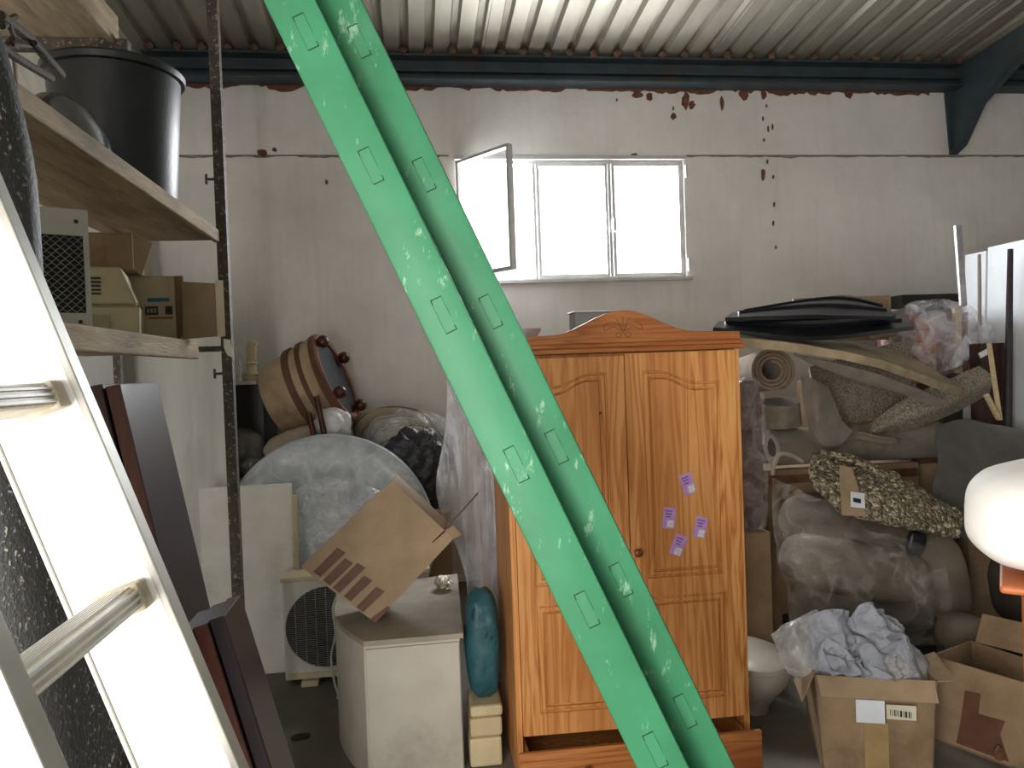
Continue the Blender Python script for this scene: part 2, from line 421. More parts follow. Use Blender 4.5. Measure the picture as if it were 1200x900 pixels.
# ------------------------------------------------------------------ steel
steel_blue = mat('steel_blue', '#3d4a50', '#2f3a40', 6, .6, bump=.1, dirt='#4a4038')
eb = thing('eave_beam', 'long dark blue grey steel beam along the top of the back wall', 'beam', (1.5, YB - .1, ZB))
MB().box((1.85, YB - .1, ZB + .008), (7.4, .17, .016)).build('flange', steel_blue, eb)
MB().box((1.85, YB - .1, ZB + .182), (7.4, .17, .016)).build('flange', steel_blue, eb)
MB().box((1.85, YB - .075, ZB + .095), (7.4, .012, .16)).build('web', steel_blue, eb)
MB().box((1.85, YB - .13, ZB + .075), (7.4, .05, .012)).build('lip', steel_blue, eb)
rx = P(1119, 140, YB - .05).x
zt = P(1117, 180, YB - .05).z
rb = thing('steel_rafter', 'dark steel roof rafter with a tapered pointed haunch on the back wall', 'beam', (rx, YB - .05, zt))
hz = zt
out = [(0, hz), (.10, hz + .05), (.30, hz + .32), (.75, ZB + .02), (1.1, ZB + .07), (3.4, ZB + .24), (3.4, ZC + .2), (.0, ZC - .02)]
def rafter(dx0, dx1, outl):
    M = Matrix(((0, 1, 0, rx + dx0), (-1, 0, 0, YB - .03), (0, 0, 1, 0), (0, 0, 0, 1)))
    return MB().prism(outl, M, dx1 - dx0)
rafter(-.006, .006, out).build('web', steel_blue, rb)
lowpts = out[:6]
for dxx, nm in ((0, 'flange'),):
    mb = MB()
    fwd = [.035, .045, .06, .07, .07, .07]
    for i, ((a, b), (c, d_)) in enumerate(zip(lowpts, lowpts[1:])):
        p_, q_ = fwd[i], fwd[i + 1]
        mb.hexa([V((rx - p_, YB - .03 - a, b)), V((rx + p_, YB - .03 - a, b)), V((rx + q_, YB - .03 - c, d_)), V((rx - q_, YB - .03 - c, d_))],
                [V((rx - p_, YB - .03 - a, b + .014)), V((rx + p_, YB - .03 - a, b + .014)), V((rx + q_, YB - .03 - c, d_ + .014)), V((rx - q_, YB - .03 - c, d_ + .014))])
    mb.build('flange', steel_blue, rb)
MB().hexa([V((rx - .035, YB - .035, hz)), V((rx + .035, YB - .035, hz)), V((rx + .035, YB - .016, hz)), V((rx - .035, YB - .016, hz))],
          [V((rx - .07, YB - .035, ZB)), V((rx + .07, YB - .035, ZB)), V((rx + .07, YB - .016, ZB)), V((rx - .07, YB - .016, ZB))]).build('wall_plate', steel_blue, rb)

# ------------------------------------------------------------------ window
alu = mat('window_alu', '#c9c8c6', '#b5b3b0', 10, .4, metal=.2)
def glass_mat():
    s = NT('window_glass'); tr = s.n('ShaderNodeBsdfTransparent'); mx = s.n('ShaderNodeMixShader')
    mx.inputs[0].default_value = .12; s.b.inputs['Base Color'].default_value = (.9, .92, .95, 1); s.b.inputs['Roughness'].default_value = .25
    s.l(tr.outputs[0], mx.inputs[1]); s.l(s.b.outputs[0], mx.inputs[2]); s.l(mx.outputs[0], s.out.inputs[0]); return s.m
glassm = glass_mat()
win = thing('window_1', None, None, (wl, YB, wz0), kind='structure')
fwid = .024; pw_ = (wr - wl) / 3
mb = MB(); yc = YB + .06
for z in (wz0 + fwid / 2, wz1 - fwid / 2): mb.box(((wl + wr) / 2, yc, z), (wr - wl, .06, fwid))
for xx in (wl + fwid / 2, wr - fwid / 2, wl + pw_, wl + 2 * pw_): mb.box((xx, yc, (wz0 + wz1) / 2), (fwid, .06, wz1 - wz0 - 2 * fwid))
mb.build('frame', alu, win)
MB().box(((wl + wr) / 2, YB - .01, wz0 - .012), (wr - wl + .06, .10, .022)).build('sill', alu, win)
MB().box(((wl + wr) / 2, YB - .012, wz1 + .012), (wr - wl + .03, .03, .03)).build('head_trim', alu, win)
def sash(x0, x1, z0, z1, hinge=None, ang=0):
    b = .022; M = Matrix.Identity(4)
    if hinge is not None: M = Matrix.Translation(V((hinge, YB - .02, 0))) @ Matrix.Rotation(R(ang), 4, 'Z') @ Matrix.Translation(V((-hinge, -(YB - .02), 0)))
    y = YB + .045 if hinge is None else YB - .02
    mb = MB()
    for z in (z0 + b / 2, z1 - b / 2): mb.box(((x0 + x1) / 2, y, z), (x1 - x0, .045, b))
    for xx in (x0 + b / 2, x1 - b / 2): mb.box((xx, y, (z0 + z1) / 2), (b, .045, z1 - z0 - 2 * b))
    mb.v = [M @ q for q in mb.v]
    so = mb.build('sash', alu, win)
    g = MB().box(((x0 + x1) / 2, y, (z0 + z1) / 2), (x1 - x0 - 2 * b, .006, z1 - z0 - 2 * b)); g.v = [M @ q for q in g.v]
    g.build('pane', glassm, so)
sash(wl + .01, wl + pw_ - .01, wz0 + .03, wz1 - .02, wl + .01, -54)
for q in (1, 2): sash(wl + q * pw_ + .018, wl + (q + 1) * pw_ - .018, wz0 + fwid, wz1 - fwid)
for zz in (wz0 + .1, wz1 - .1): MB().tube([(wr + .012, YB - .02, zz - .05), (wr + .012, YB - .02, zz + .05)], .01, 8).build('hinge', alu, win)
MB().box((wl + 2 * pw_ + .01, YB - .03, (wz0 + wz1) / 2 - .05), (.02, .07, .11)).build('handle', alu, win)
jag(XL + .01, wl - .02, ZL + .006, .006, .022, .05, YB - .018, 11).build('trim_2', mat('crack_line', '#6f6862', '#8a837c', 12, .95), kind='structure')  # thin dark uneven strip along the wall's step line
jag(wr + .02, XR - .01, ZL + .006, .006, .022, .05, YB - .018, 12).build('trim_3', mat('crack_line', '#6f6862'), kind='structure')
# ================================================================== green post
def green_mat():
    s = NT('green_paint'); co = s.coord()
    n1 = s.n('ShaderNodeTexNoise', Vector=co, Scale=5.0, Detail=6.0)
    c = s.ramp(n1.outputs[0], [(.3, lin('#3b8059')), (.7, lin('#459068'))])
    n2 = s.n('ShaderNodeTexNoise', Vector=s.coord((1, 1, .35), rot=(0, R(26), 0)), Scale=26.0, Detail=8.0, Roughness=.75)
    c = s.mix(s.ramp(n2.outputs[0], [(.60, (0, 0, 0, 1)), (.66, (.8, .8, .8, 1))]), c, lin('#9cc3a5'))
    n3 = s.n('ShaderNodeTexNoise', Vector=co, Scale=3.2, Detail=4.0)
    c = s.mix(s.ramp(n3.outputs[0], [(.6, (0, 0, 0, 1)), (.75, (.5, .5, .5, 1))]), c, lin('#6d9a7c'))
    s.l(c, s.b.inputs['Base Color']); s.b.inputs['Roughness'].default_value = .48; s.b.inputs['Specular IOR Level'].default_value = .35
    bp = s.n('ShaderNodeBump', Strength=.1, Distance=.01); s.l(n2.outputs[0], bp.inputs['Height']); s.l(bp.outputs[0], s.b.inputs['Normal'])
    return s.m
green = green_mat(); DG = 1.72
L0, L1 = Pd(308, 0, DG), Pd(746, 900, DG)
K0 = Pd(370, 0, DG)
ax = (L0 - L1).normalized()                      # up along the post
nrm = -_f; nrm = (nrm - ax * nrm.dot(ax)).normalized()
sid = ax.cross(nrm); sid = sid if sid.dot(_r) > 0 else -sid
wA = (K0 - L0).dot(sid); wB = wA * .92
foot = L1 + ax * ((0.012 - L1.z) / ax.z)
Lg = (3.62 - foot.z) / ax.z
gp = thing('green_post', 'pair of joined green painted steel box sections leaning across the room', 'post', foot)
def gbox(mb, s0, s1, n0, n1, t0, t1):
    q = lambda t: [foot + ax * t + sid * a + nrm * b for a, b in ((s0, n0), (s1, n0), (s1, n1), (s0, n1))]
    return mb.hexa(q(t0), q(t1))
g1 = gbox(MB(), 0, wA, -.126, 0, .03, Lg).build('front_section', green, gp, bevel=.006, smooth=True)
g2 = gbox(MB(), wA - .012, wA + wB, -.19, -.125, .03, Lg).build('rear_section', green, gp, bevel=.008, smooth=True)
slotm = mat('slot_shade', '#27432f', '#1c3324', 20, .8)  # dark green strips colour in the shade of the slot gaps
slotp = green
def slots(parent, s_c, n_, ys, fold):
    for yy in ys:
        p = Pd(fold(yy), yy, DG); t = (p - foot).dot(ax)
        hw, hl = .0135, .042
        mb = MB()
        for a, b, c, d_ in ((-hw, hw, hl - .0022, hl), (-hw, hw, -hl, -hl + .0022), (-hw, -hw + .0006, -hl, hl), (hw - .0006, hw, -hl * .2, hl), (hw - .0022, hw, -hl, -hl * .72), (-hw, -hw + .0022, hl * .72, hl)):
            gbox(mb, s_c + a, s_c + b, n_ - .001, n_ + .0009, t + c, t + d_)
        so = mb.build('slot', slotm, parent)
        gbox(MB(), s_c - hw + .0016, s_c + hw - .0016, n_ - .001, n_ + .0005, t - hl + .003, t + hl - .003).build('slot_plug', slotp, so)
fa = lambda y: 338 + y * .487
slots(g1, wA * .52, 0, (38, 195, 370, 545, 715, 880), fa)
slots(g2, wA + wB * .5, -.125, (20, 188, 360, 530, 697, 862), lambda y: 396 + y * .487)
MB().box(foot + V((0.04, 0.0, .002)), (.26, .26, .02)).build('base_plate', green, gp)

# ================================================================== wardrobe
pz = pine('pine_vertical', '#d8a062', '#cb8b4d', '#a96a36', 'z')
px_ = pine('pine_across', '#bf8049', '#b06f3c', '#91532a', 'x')
pdark = pz
wa0 = P(598, 640, 3.0); WX = wa0.x; WY = 3.0; WW = P(872, 640, 3.0).x - WX; WD = .56
wd = thing('wardrobe', 'tall orange pine two door wardrobe with arched crown and open drawer', 'wardrobe', (WX, WY, 0))
def wl_(x, y, z): return V((WX + x, WY + y, z))
def wbox(mb, x0, x1, y0, y1, z0, z1): return mb.box(wl_((x0 + x1) / 2, (y0 + y1) / 2, (z0 + z1) / 2), (x1 - x0, y1 - y0, z1 - z0))
ZT = 1.70
for x0 in (0, WW - .022): wbox(MB(), x0, x0 + .022, .0, WD, .0, ZT).build('side_panel', [pz, pdark][0 if x0 else 1], wd, bevel=.003)
for x0 in (0, WW - .022): wbox(MB(), x0, x0 + .022, -.004, -.0005, .0, ZT).build('stile', pz, wd)
mb = MB(); wbox(mb, .022, WW - .022, .03, WD, .18, .198); wbox(mb, .022, WW - .022, .01, WD, ZT - .02, ZT); wbox(mb, .022, WW - .022, WD - .01, WD, .0, ZT)
mb.build('carcass', pdark, wd)
# cornice mouldings
wbox(MB(), -.018, WW + .018, -.03, WD, ZT + .002, ZT + .022).build('cornice', px_, wd, bevel=.006)
wbox(MB(), -.010, WW + .010, -.018, WD, ZT + .022, ZT + .04).build('cornice', px_, wd, bevel=.006)
# crown with a hump
def crown_top(x):
    c = WW * .50; d = abs(x - c) / .30
    return ZT + .078 + (.092 * (.5 + .5 * math.cos(math.pi * d)) if d < 1 else 0) - .01 * min(1, max(0, d - 1))
out = [(-.006, ZT + .04)] + [(-.006 + (WW + .012) * i / 60, crown_top(-.006 + (WW + .012) * i / 60)) for i in range(61)] + [(WW + .006, ZT + .04)]
M = Matrix.Translation(V((WX, WY - .012, 0)))
cw = MB().prism(out, M, .024).build('crown', px_, wd, bevel=.004)
carve = mat('carved_line', '#6b3a1c', '#5c3118', 10, .6)
cx, cz = WW * .50, ZT + .085
def arc(pts): return [wl_(cx + a, -.0125, cz + b) for a, b in pts]
lines = [[(0, -.005), (0, .06)], [(-.004, 0), (-.012, .03), (-.028, .052)], [(.004, 0), (.012, .03), (.028, .052)],
         [(-.005, 0), (-.02, .03), (-.05, .038), (-.075, .026), (-.078, .005), (-.06, .012), (-.035, .02), (-.012, .0)],
         [(.005, 0), (.02, .03), (.05, .038), (.075, .026), (.078, .005), (.06, .012), (.035, .02), (.012, .0)],
         [(-.006, -.004), (-.012, -.02), (-.024, -.022), (-.03, -.012), (-.022, -.004), (-.014, -.008)],
         [(.006, -.004), (.012, -.02), (.024, -.022), (.03, -.012), (.022, -.004), (.014, -.008)]]
for ln in lines: MB().tube(spline(arc(ln), 14), .0011, 5).build('carving', carve, cw)
# doors with half-arched raised panels
def door(x0, x1, high_left, name='door'):
    z0, z1 = .2, ZT - (.004 if high_left else .012); t = .022; w_ = x1 - x0
    def loop(kind, ins):
        a, b = x0 + .07 + ins, x1 - .07 - ins
        if kind == 'low': lo, hi = .285 + ins, .715 - ins; top = lambda u: hi
        else:
            lo, hi = .79 + ins, 1.625 - ins
            def top(u):
                uu = u if high_left else 1 - u
                q = min(1, max(0, (uu - .18) / .55)); return hi - .05 * (q * q * (3 - 2 * q))
        n = 18; r_ = .012 if ins < .01 else 0
        pts = [(a, lo), (b, lo)]
        pts += [(b - (b - a) * i / n, top(1 - i / n)) for i in range(n + 1)]
        return pts
    vs = []; fs = []
    def addloop(pts, y):
        i0 = len(vs); vs.extend([wl_(x, y, z) for x, z in pts]); return list(range(i0, i0 + len(pts)))
    rect = [(x0, z0), (x1, z0), (x1, z1), (x0, z1)]
    fr = addloop(rect, -t); bk = addloop(rect, 0)
    fs += [tuple(bk)] + [(fr[i], fr[(i + 1) % 4], bk[(i + 1) % 4], bk[i]) for i in range(4)]
    holes = []
    for kind in ('low', 'up'):
        seq = [(0, -t), (.002, -t + .009), (.006, -t + .009), (.012, -t + .002), (.024, -t + .0015), (.0255, -t + .011), (.030, -t + .011), (.036, -t - .001)]
        prev = None
        for ins, y in seq:
            cur = addloop(loop(kind, ins), y)
            if prev is None: holes.append(cur)
            else: fs += [(prev[i], prev[(i + 1) % len(cur)], cur[(i + 1) % len(cur)], cur[i]) for i in range(len(cur))]
            prev = cur
        fs.append(tuple(prev))
    polys = [[V((vs[i].x, vs[i].z, 0)) for i in q] for q in [fr] + holes]
    ids = [i for q in [fr] + holes for i in q]
    for tri in geometry.tessellate_polygon(polys): fs.append(tuple(ids[i] for i in tri))
    return MB().add(vs, fs)
mid = WW * .497
dl = door(.024, mid - .005, False)
H = Matrix.Translation(wl_(.024, 0, 0)) @ Matrix.Rotation(R(-1.6), 4, 'Z') @ Matrix.Translation(-wl_(.024, 0, 0))
dl.v = [H @ (p - V((0, .001, .012 * 0))) for p in dl.v]
dlo = dl.build('door', pz, wd)
dro = door(mid + .001, WW - .024, True).build('door', pz, wd)
knobm = mat('knob_wood', '#7b4420', '#5e3015', 20, .35)
k0 = P(747, 647, 2.975)
MB().lathe([(0, 0), (.012, 0), (.009, .008), (.017, .018), (.016, .026), (.008, .031), (0, .032)], frame(V((k0.x, WY - .022, k0.z)), (0, -1, 0)), 18).build('knob', knobm, dro, smooth=True)
h0 = P(703, 484, 2.965)
MB().lathe([(0, 0), (.005, 0), (.005, .004), (0, .004)], frame(V((h0.x, WY - .038, h0.z)), (0, -1, 0)), 12).build('knob_hole_shade', rust_steel, dlo)  # dark disc stands for the shade in the missing knob's screw hole
# drawer pulled out
dy = -.07
dr = wbox(MB(), -.004, WW + .012, dy - .022, dy, .012, .165).build('drawer', px_, wd, bevel=.004)
mb = MB(); wbox(mb, .03, .042, dy, WD - .1, .03, .14); wbox(mb, WW - .042, WW - .03, dy, WD - .1, .03, .14); wbox(mb, .03, WW - .03, dy, WD - .1, .02, .03)
mb.build('drawer_box', pdark, dr)
MB().lathe([(0, 0), (.012, 0), (.009, .008), (.017, .018), (.016, .026), (.008, .031), (0, .032)], frame(wl_(WW * .27, dy - .022, .085), (0, -1, 0)), 18).build('drawer_knob', knobm, dr, smooth=True)
# price stickers on the right door
st_p = mat('sticker_purple', '#b78fc9', '#a67dbd', 40, .5); st_w = mat('sticker_white', '#dcd8d2', '#cfc9c4', 60, .5, speck='#6d6470', speckscale=260, speckamt=.25)
st_d = mat('sticker_print', '#5d3b78')
for sx_, sy_, an in ((806, 567, -18), (784, 607, 8), (821, 618, 14), (795, 639, 24)):
    c = P(sx_, sy_, WY - .0245); w2, h2 = .0255, .042
    Mx = Matrix.Rotation(R(an), 3, 'Y')
    yy = WY - .0236
    c = V((c.x, yy, c.z))
    so = MB().box(c, (w2 * 2, .0012, h2 * 2), Mx).build('sticker', st_p, dro)
    MB().box(c + Mx @ V((.008, -.0008, -.024)), (.027, .0008, .03), Mx).build('barcode_patch', st_w, so)
    for q in range(3): MB().box(c + Mx @ V((-.004, -.0008, .028 - q * .012)), (.03 - q * .005, .0008, .004), Mx).build('print_line', st_d, so)

# ================================================================== ladder
aluL = mat('ladder_alu', '#e9e7e3', '#dcdad5', 6, .45, metal=.0, spec=.5, bump=.03)
aluE = mat('ladder_edge', '#b8b5ae', '#a5a29a', 10, .5, metal=.3)
rung_m = mat('rung_alu', '#d9cdb4', '#bcae92', 16, .45, dirt='#8c7c62')
YA, YN = 1.02, .66
a0, a1 = P(272, 900, YA), P(0, 252, YA)
la = (a1 - a0); la.y = 0; la.normalize()
lp = V((-la.z, 0, la.x)); lp = lp if lp.x < 0 else -lp          # towards the back (left) edge
LF = a0 + la * ((.01 - a0.z) / la.z); LT = (2.75 - .01) / la.z
def lpt(t, s_, y): 
    q = LF + la * t + lp * s_; return V((q.x, y, q.z))
ld = thing('ladder', 'sunlit aluminium ladder leaning towards the shelves', 'ladder', lpt(0, .05, (YA + YN) / 2))
def lbox(mb, t0, t1, s0, s1, y0, y1):
    return mb.hexa([lpt(t0, s0, y0), lpt(t0, s1, y0), lpt(t0, s1, y1), lpt(t0, s0, y1)], [lpt(t1, s0, y0), lpt(t1, s1, y0), lpt(t1, s1, y1), lpt(t1, s0, y1)])
RW = .104
for yy in (YA, YN):
    ro = lbox(MB(), .03, LT, .0, RW, yy, yy + .022).build('rail', aluL, ld, bevel=.002)
    lbox(MB(), .03, LT, -.010, .0, yy - .004, yy + .028).build('rail_edge', aluE, ro, bevel=.002)
    lbox(MB(), .03, LT, RW, RW + .006, yy - .004, yy + .028).build('rail_edge', aluE, ro, bevel=.002)
    lbox(MB(), 0, .06, -.012, RW + .008, yy - .006, yy + .030).build('rubber_foot', black_plastic, ro, bevel=.004)
r1 = (P(172, 692, YA) - LF).dot(la)
for k in range(-4, 7):
    t = r1 + .268 * k
    if t < .1 or t > LT - .05: continue
    c0, c1 = .012, .062
    rg = lbox(MB(), t - .014, t + .014, c0, c1, YN + .02, YA + .002).build('rung', rung_m, ld, bevel=.006)
    for q in range(6):
        lbox(MB(), t + .0135, t + .0165, c0 + .006 + q * .0075, c0 + .009 + q * .0075, YN + .024, YA - .001).build('tread_rib', aluL, rg)
    for q in range(3):
        lbox(MB(), t - .010 + q * .008, t - .007 + q * .008, c0 - .0025, c0 + .001, YN + .024, YA - .001).build('tread_rib', aluL, rg)
    lbox(MB(), t - .018, t + .018, c0 - .004, c1 + .006, YA - .03, YA + .001).build('rung_collar', rung_m, rg, bevel=.004)

# ================================================================== shelving at the left
SX = P(262, 300, 3.6).x; SXr = SX - .42; SYe = 3.6; SY0 = 1.80
wood_old = mat('shelf_wood', '#a8977c', '#85745c', 6, .85, bump=.3, bscale=40, stretch=(4, .5, 4), dirt='#5f5242')
wood_under = wood_old
sh = thing('steel_shelving', 'rusty steel post shelving with grey wooden boards against the left side', 'shelving', (SX - .2, 2.7, 0))
def post(x, y, w1, w2, z1=4.0):
    po = MB().box((x, y, z1 / 2), (w1, w2, z1)).build('upright', rust_steel, sh)
    return po
pf = post(SX, SYe, .045, .045, roofz(SYe) - .0)
pr = post(SXr - .05, SYe, .03, .03, roofz(SYe) - .0)
post(SX - .06, SY0 - .03, .04, .04, 2.6); post(SXr - .05, SY0 - .03, .04, .04, 2.6)
for zz in (P(245, 210, SYe).z, P(252, 438, SYe).z):
    bo = MB().tube([(SX - .02, SYe - .0, zz), (SX - .062, SYe, zz)], .006, 8).build('bolt', rust_steel, pf)
    MB().tube([(SX - .06, SYe, zz - .022), (SX - .06, SYe, zz + .022)], .006, 8).build('wing_nut', rust_steel, bo)
zU = P(245, 283, SYe).z; zL = P(218, 418, SYe).z
def shelf(z, y0, y1, x0, x1, th=.045, lip=.056):
    b = MB().box(((x0 + x1) / 2, (y0 + y1) / 2, z + th / 2), (x1 - x0, y1 - y0, th)).build('shelf_board', wood_under, sh)
    MB().box((x1 + .012, (y0 + y1) / 2, z + th - lip / 2), (.026, y1 - y0, lip)).build('front_edge', wood_old, b, bevel=.006)
    return b
shelf(zU, SY0, SYe - .03, SXr, SX - .03)
shelf(zL, SY0, SYe - .45, SXr, SX - .03, lip=.07)
br = MB(); br.tube([(SX, SYe - .02, zL + .03), (SX - .45, SYe - .02, zL + .03)], .014, 6); br.tube([(SX, SYe - .02, zU + .03), (SX - .45, SYe - .02, zU + .03)], .014, 6)
br.build('cross_bar', rust_steel, sh)
zTp = P(137, 54, SYe).z
tb = thing('top_shelf', 'rough grey wooden top shelf up near the roof', 'shelf', (SXr - .3, 2.7, zTp))
xe = P(137, 54, SYe).x
MB().box(((xe - .48 + xe) / 2, 2.61, zTp + .02), (.48, 1.9, .04)).build('shelf_board', wood_under, tb)
MB().box((xe + .01, 2.61, zTp + .045), (.03, 1.9, .13)).build('front_edge', wood_old, tb, bevel=.005)
MB().box((xe - .25, SYe - .07, zTp - .03), (.65, .04, .05)).build('support_bar', rust_steel, tb)
lum = mat('pale_lumber', '#c8b48d', '#ab966f', 8, .7, stretch=(6, .5, 6))
for k, dx in enumerate((.0, -.11)):
    MB().box((xe - .045 + dx, 2.6 - .08 * k, zTp + .135 + .022 * k), (.045, 1.75, .05), (0, 0, R(1.5 * k))).build('timber_batten', lum, label=['pale sawn timber batten lying on the edge of the top shelf', 'second pale timber batten lying behind on the top shelf'][k], cat='timber', bevel=.002)
# pale boards standing along the left wall
brd = mat('pale_board', '#b9b0a0', '#a2988a', 5, .7, dirt='#857b6c')
for k in range(5):
    y0 = 3.6 + k * .42
    MB().hexa([V((XL + .12, y0, 1.9)), V((XL + .15, y0, 1.9)), V((XL + .15, y0 + .38, 1.9)), V((XL + .12, y0 + .38, 1.9))],
              [V((XL + .01, y0, 3.35 + .08 * (k % 2))), V((XL + .04, y0, 3.35 + .08 * (k % 2))), V((XL + .04, y0 + .38, 3.35 + .08 * (k % 2))), V((XL + .01, y0 + .38, 3.35 + .08 * (k % 2)))]).build(
        'wall_board', brd, label='wide pale board leaning on the left wall under the top shelf', cat='board', group='pale boards on the left wall')
MB().box((XL + .16, 3.65, .945), (.30, 1.6, 1.89)).build('wall_cupboard', mat('grey_cupboard', '#a7a49d', '#97948c', 4, .6), label='low grey cupboard along the left wall behind the shelving', cat='cupboard')
# bundle of old sticks over the shelf
stick = mat('old_stick', '#5a5044', '#3d352c', 9, .8, bump=.3)
bs = thing('old_chair_frame', 'weathered wooden chair frame with thin rungs on the upper shelf', 'chair', PX(20, 70, SX - .2))
for nm, pts, r_ in (('leg', [(0, 18), (35, 45), (72, 88)], .014), ('leg', [(-20, 40), (20, 68), (60, 92)], .012), ('rung', [(10, 28), (16, 42), (8, 52)], .007), ('rung', [(40, 50), (52, 62), (60, 78)], .008), ('rung', [(15, 52), (38, 54), (55, 70)], .006), ('rung', [(2, 30), (18, 20)], .01)):
    MB().tube([PX(a, b, SX - .18 - .02 * i) for i, (a, b) in enumerate(pts)], r_, 8).build(nm, stick, bs, smooth=True)

# black tub
tc = P(136, 160, 3.12); tz = zU + .045
ty = 3.1; txc = SX - .255
tub = thing('black_tub', 'large round black plastic tub with a rolled rim on the upper shelf', 'tub', (txc, ty, tz + .001))
tub_h = P(136, 86, 3.1).z - tz
Mt = Matrix.Translation(V((txc, ty, tz + .001)))
MB().lathe([(0, 0), (.195, 0), (.2, .01), (.232, tub_h - .02), (.224, tub_h - .02), (.192, .015), (0, .015)], Mt, 56).build('body', black_plastic, tub, smooth=True)
MB().lathe([(.226, tub_h - .035), (.246, tub_h - .03), (.25, tub_h - .01), (.243, tub_h), (.226, tub_h)], Mt, 56, ring=True).build('rim', black_plastic, tub, smooth=True)
# clear bowl upside down
def chrome():
    return mat('clear_grey_plastic', '#8d9096', '#6f7278', 6, .18, metal=.75, spec=.7)
bwc = PX(92, 168, SX - .17)
mb = MB(); mb.lathe([(0, .10), (.05, .095), (.10, .075), (.135, .04), (.148, .01), (.15, 0), (.145, 0), (.10, .065), (.05, .085), (0, .09)], Matrix.Translation(V((SX - .205, 2.47, tz + .002))) @ Matrix.Scale(1.15, 4, (0, 1, 0)) @ Matrix.Scale(2.0, 4, (0, 0, 1)), 40)
mb.build('metal_bowl', chrome(), smooth=True, label='shiny grey bowl turned upside down in front of the black tub', cat='bowl')
# lower shelf: heater, boxes, printer
zs = zL + .046
gr_ = mat('heater_black', '#0e0e0f', '#161617', 10, .6)
hA, hB = P(24, 247, 2.14), P(83, 266, 2.34)
ht = thing('wall_heater', 'white framed appliance with black honeycomb grille on the lower shelf', 'heater', (SX - .2, 2.2, zs))
# appliance stands on the shelf, its face turned towards the aisle
hc = V((P(58, 310, 2.30).x, 2.30, zs)); hM = Matrix.Translation(hc) @ Matrix.Rotation(R(28), 4, 'Z')
hw, hh, hd = .25, .345, .16
def hbox(mb, x0, x1, y0, y1, z0, z1):
    n = len(mb.v); mb.box(((x0 + x1) / 2, (y0 + y1) / 2, (z0 + z1) / 2), (x1 - x0, y1 - y0, z1 - z0)); mb.v[n:] = [hM @ q for q in mb.v[n:]]; return mb
hx1 = .10; hx0 = hx1 - hw * 1.2
hbox(MB(), hx0, hx1, .012, hd, 0, hh).build('casing', cream_plastic, ht, bevel=.004)
mb = MB(); hbox(mb, hx0, hx1, 0, .012, 0, .05); hbox(mb, hx0, hx1, 0, .012, hh - .075, hh); hbox(mb, hx1 - .014, hx1, 0, .012, .05, hh - .075); hbox(mb, hx0, hx0 + .014, 0, .012, .05, hh - .075)
mb.build('front_frame', white_paint, ht)
hbox(MB(), hx0 + .014, hx1 - .014, .009, .0125, .05, hh - .075).build('grille_back', gr_, ht)
wire = mat('grille_wire', '#a5a298', '#85827a', 30, .5)
zz0, zz1 = .052, hh - .077; nrow = 20
for q in range(nrow):
    z = zz0 + (zz1 - zz0) * (q + .5) / nrow; mb = MB(); n = 24
    pts = [hM @ V((hx0 + .016 + (hw * 1.2 - .032) * i / n, .006, z + (.0045 if (i + q) % 2 else -.0045))) for i in range(n + 1)]
    mb.tube(pts, .0016, 4).build('grille_wire', wire, ht)
for zq in (.025, hh - .035):
    MB().lathe([(0, 0), (.006, 0), (.004, .004), (0, .004)], frame(hM @ V((hx1 - .03, 0, zq)), hM.to_3x3() @ V((0, -1, 0))), 10).build('screw', rust_steel, ht)

# printer: two cream halves
pM = Matrix.Translation(V((P(118, 380, 2.70).x + .0, 2.72, zs))) @ Matrix.Rotation(R(14), 4, 'Z')
pr_ = thing('printer', 'yellowed cream office printer with side vents on the lower shelf', 'printer', pM.translation)
def pbox(x0, x1, y0, y1, z0, z1, mb=None):
    mb = mb or MB(); n = len(mb.v); mb.box(((x0 + x1) / 2, (y0 + y1) / 2, (z0 + z1) / 2), (x1 - x0, y1 - y0, z1 - z0)); mb.v[n:] = [pM @ q for q in mb.v[n:]]; return mb
ph = P(118, 312, 2.72).z - zs
mb = MB(); q0 = [pM @ V(a) for a in ((-.16, 0, .0), (.11, 0, .0), (.11, .22, .0), (-.16, .22, .0))]; q1 = [pM @ V(a) for a in ((-.16, -.012, ph * .42), (.115, -.012, ph * .42), (.115, .22, ph * .42), (-.16, .22, ph * .42))]
mb.hexa(q0, q1).build('base', cream_plastic, pr_, bevel=.006)
q0 = [pM @ V(a) for a in ((-.16, -.015, ph * .46), (.11, -.015, ph * .46), (.11, .22, ph * .46), (-.16, .22, ph * .46))]; q1 = [pM @ V(a) for a in ((-.16, .0, ph), (.06, .0, ph), (.06, .2, ph), (-.16, .2, ph))]
MB().hexa(q0, q1).build('lid', cream_plastic, pr_, bevel=.012, seg=3, smooth=True)
pbox(-.155, .10, .01, .2, ph * .40, ph * .48).build('seam', cream_plastic, pr_)
for q in range(5): pbox(-.12, .0, -.016, .0, ph * (.60 + .055 * q), ph * (.62 + .055 * q)).build('vent', black_plastic, pr_)
pbox(-.10, .02, -.016, -.004, ph * .12, ph * .32).build('badge', mat('grey_badge', '#a89f86'), pr_)

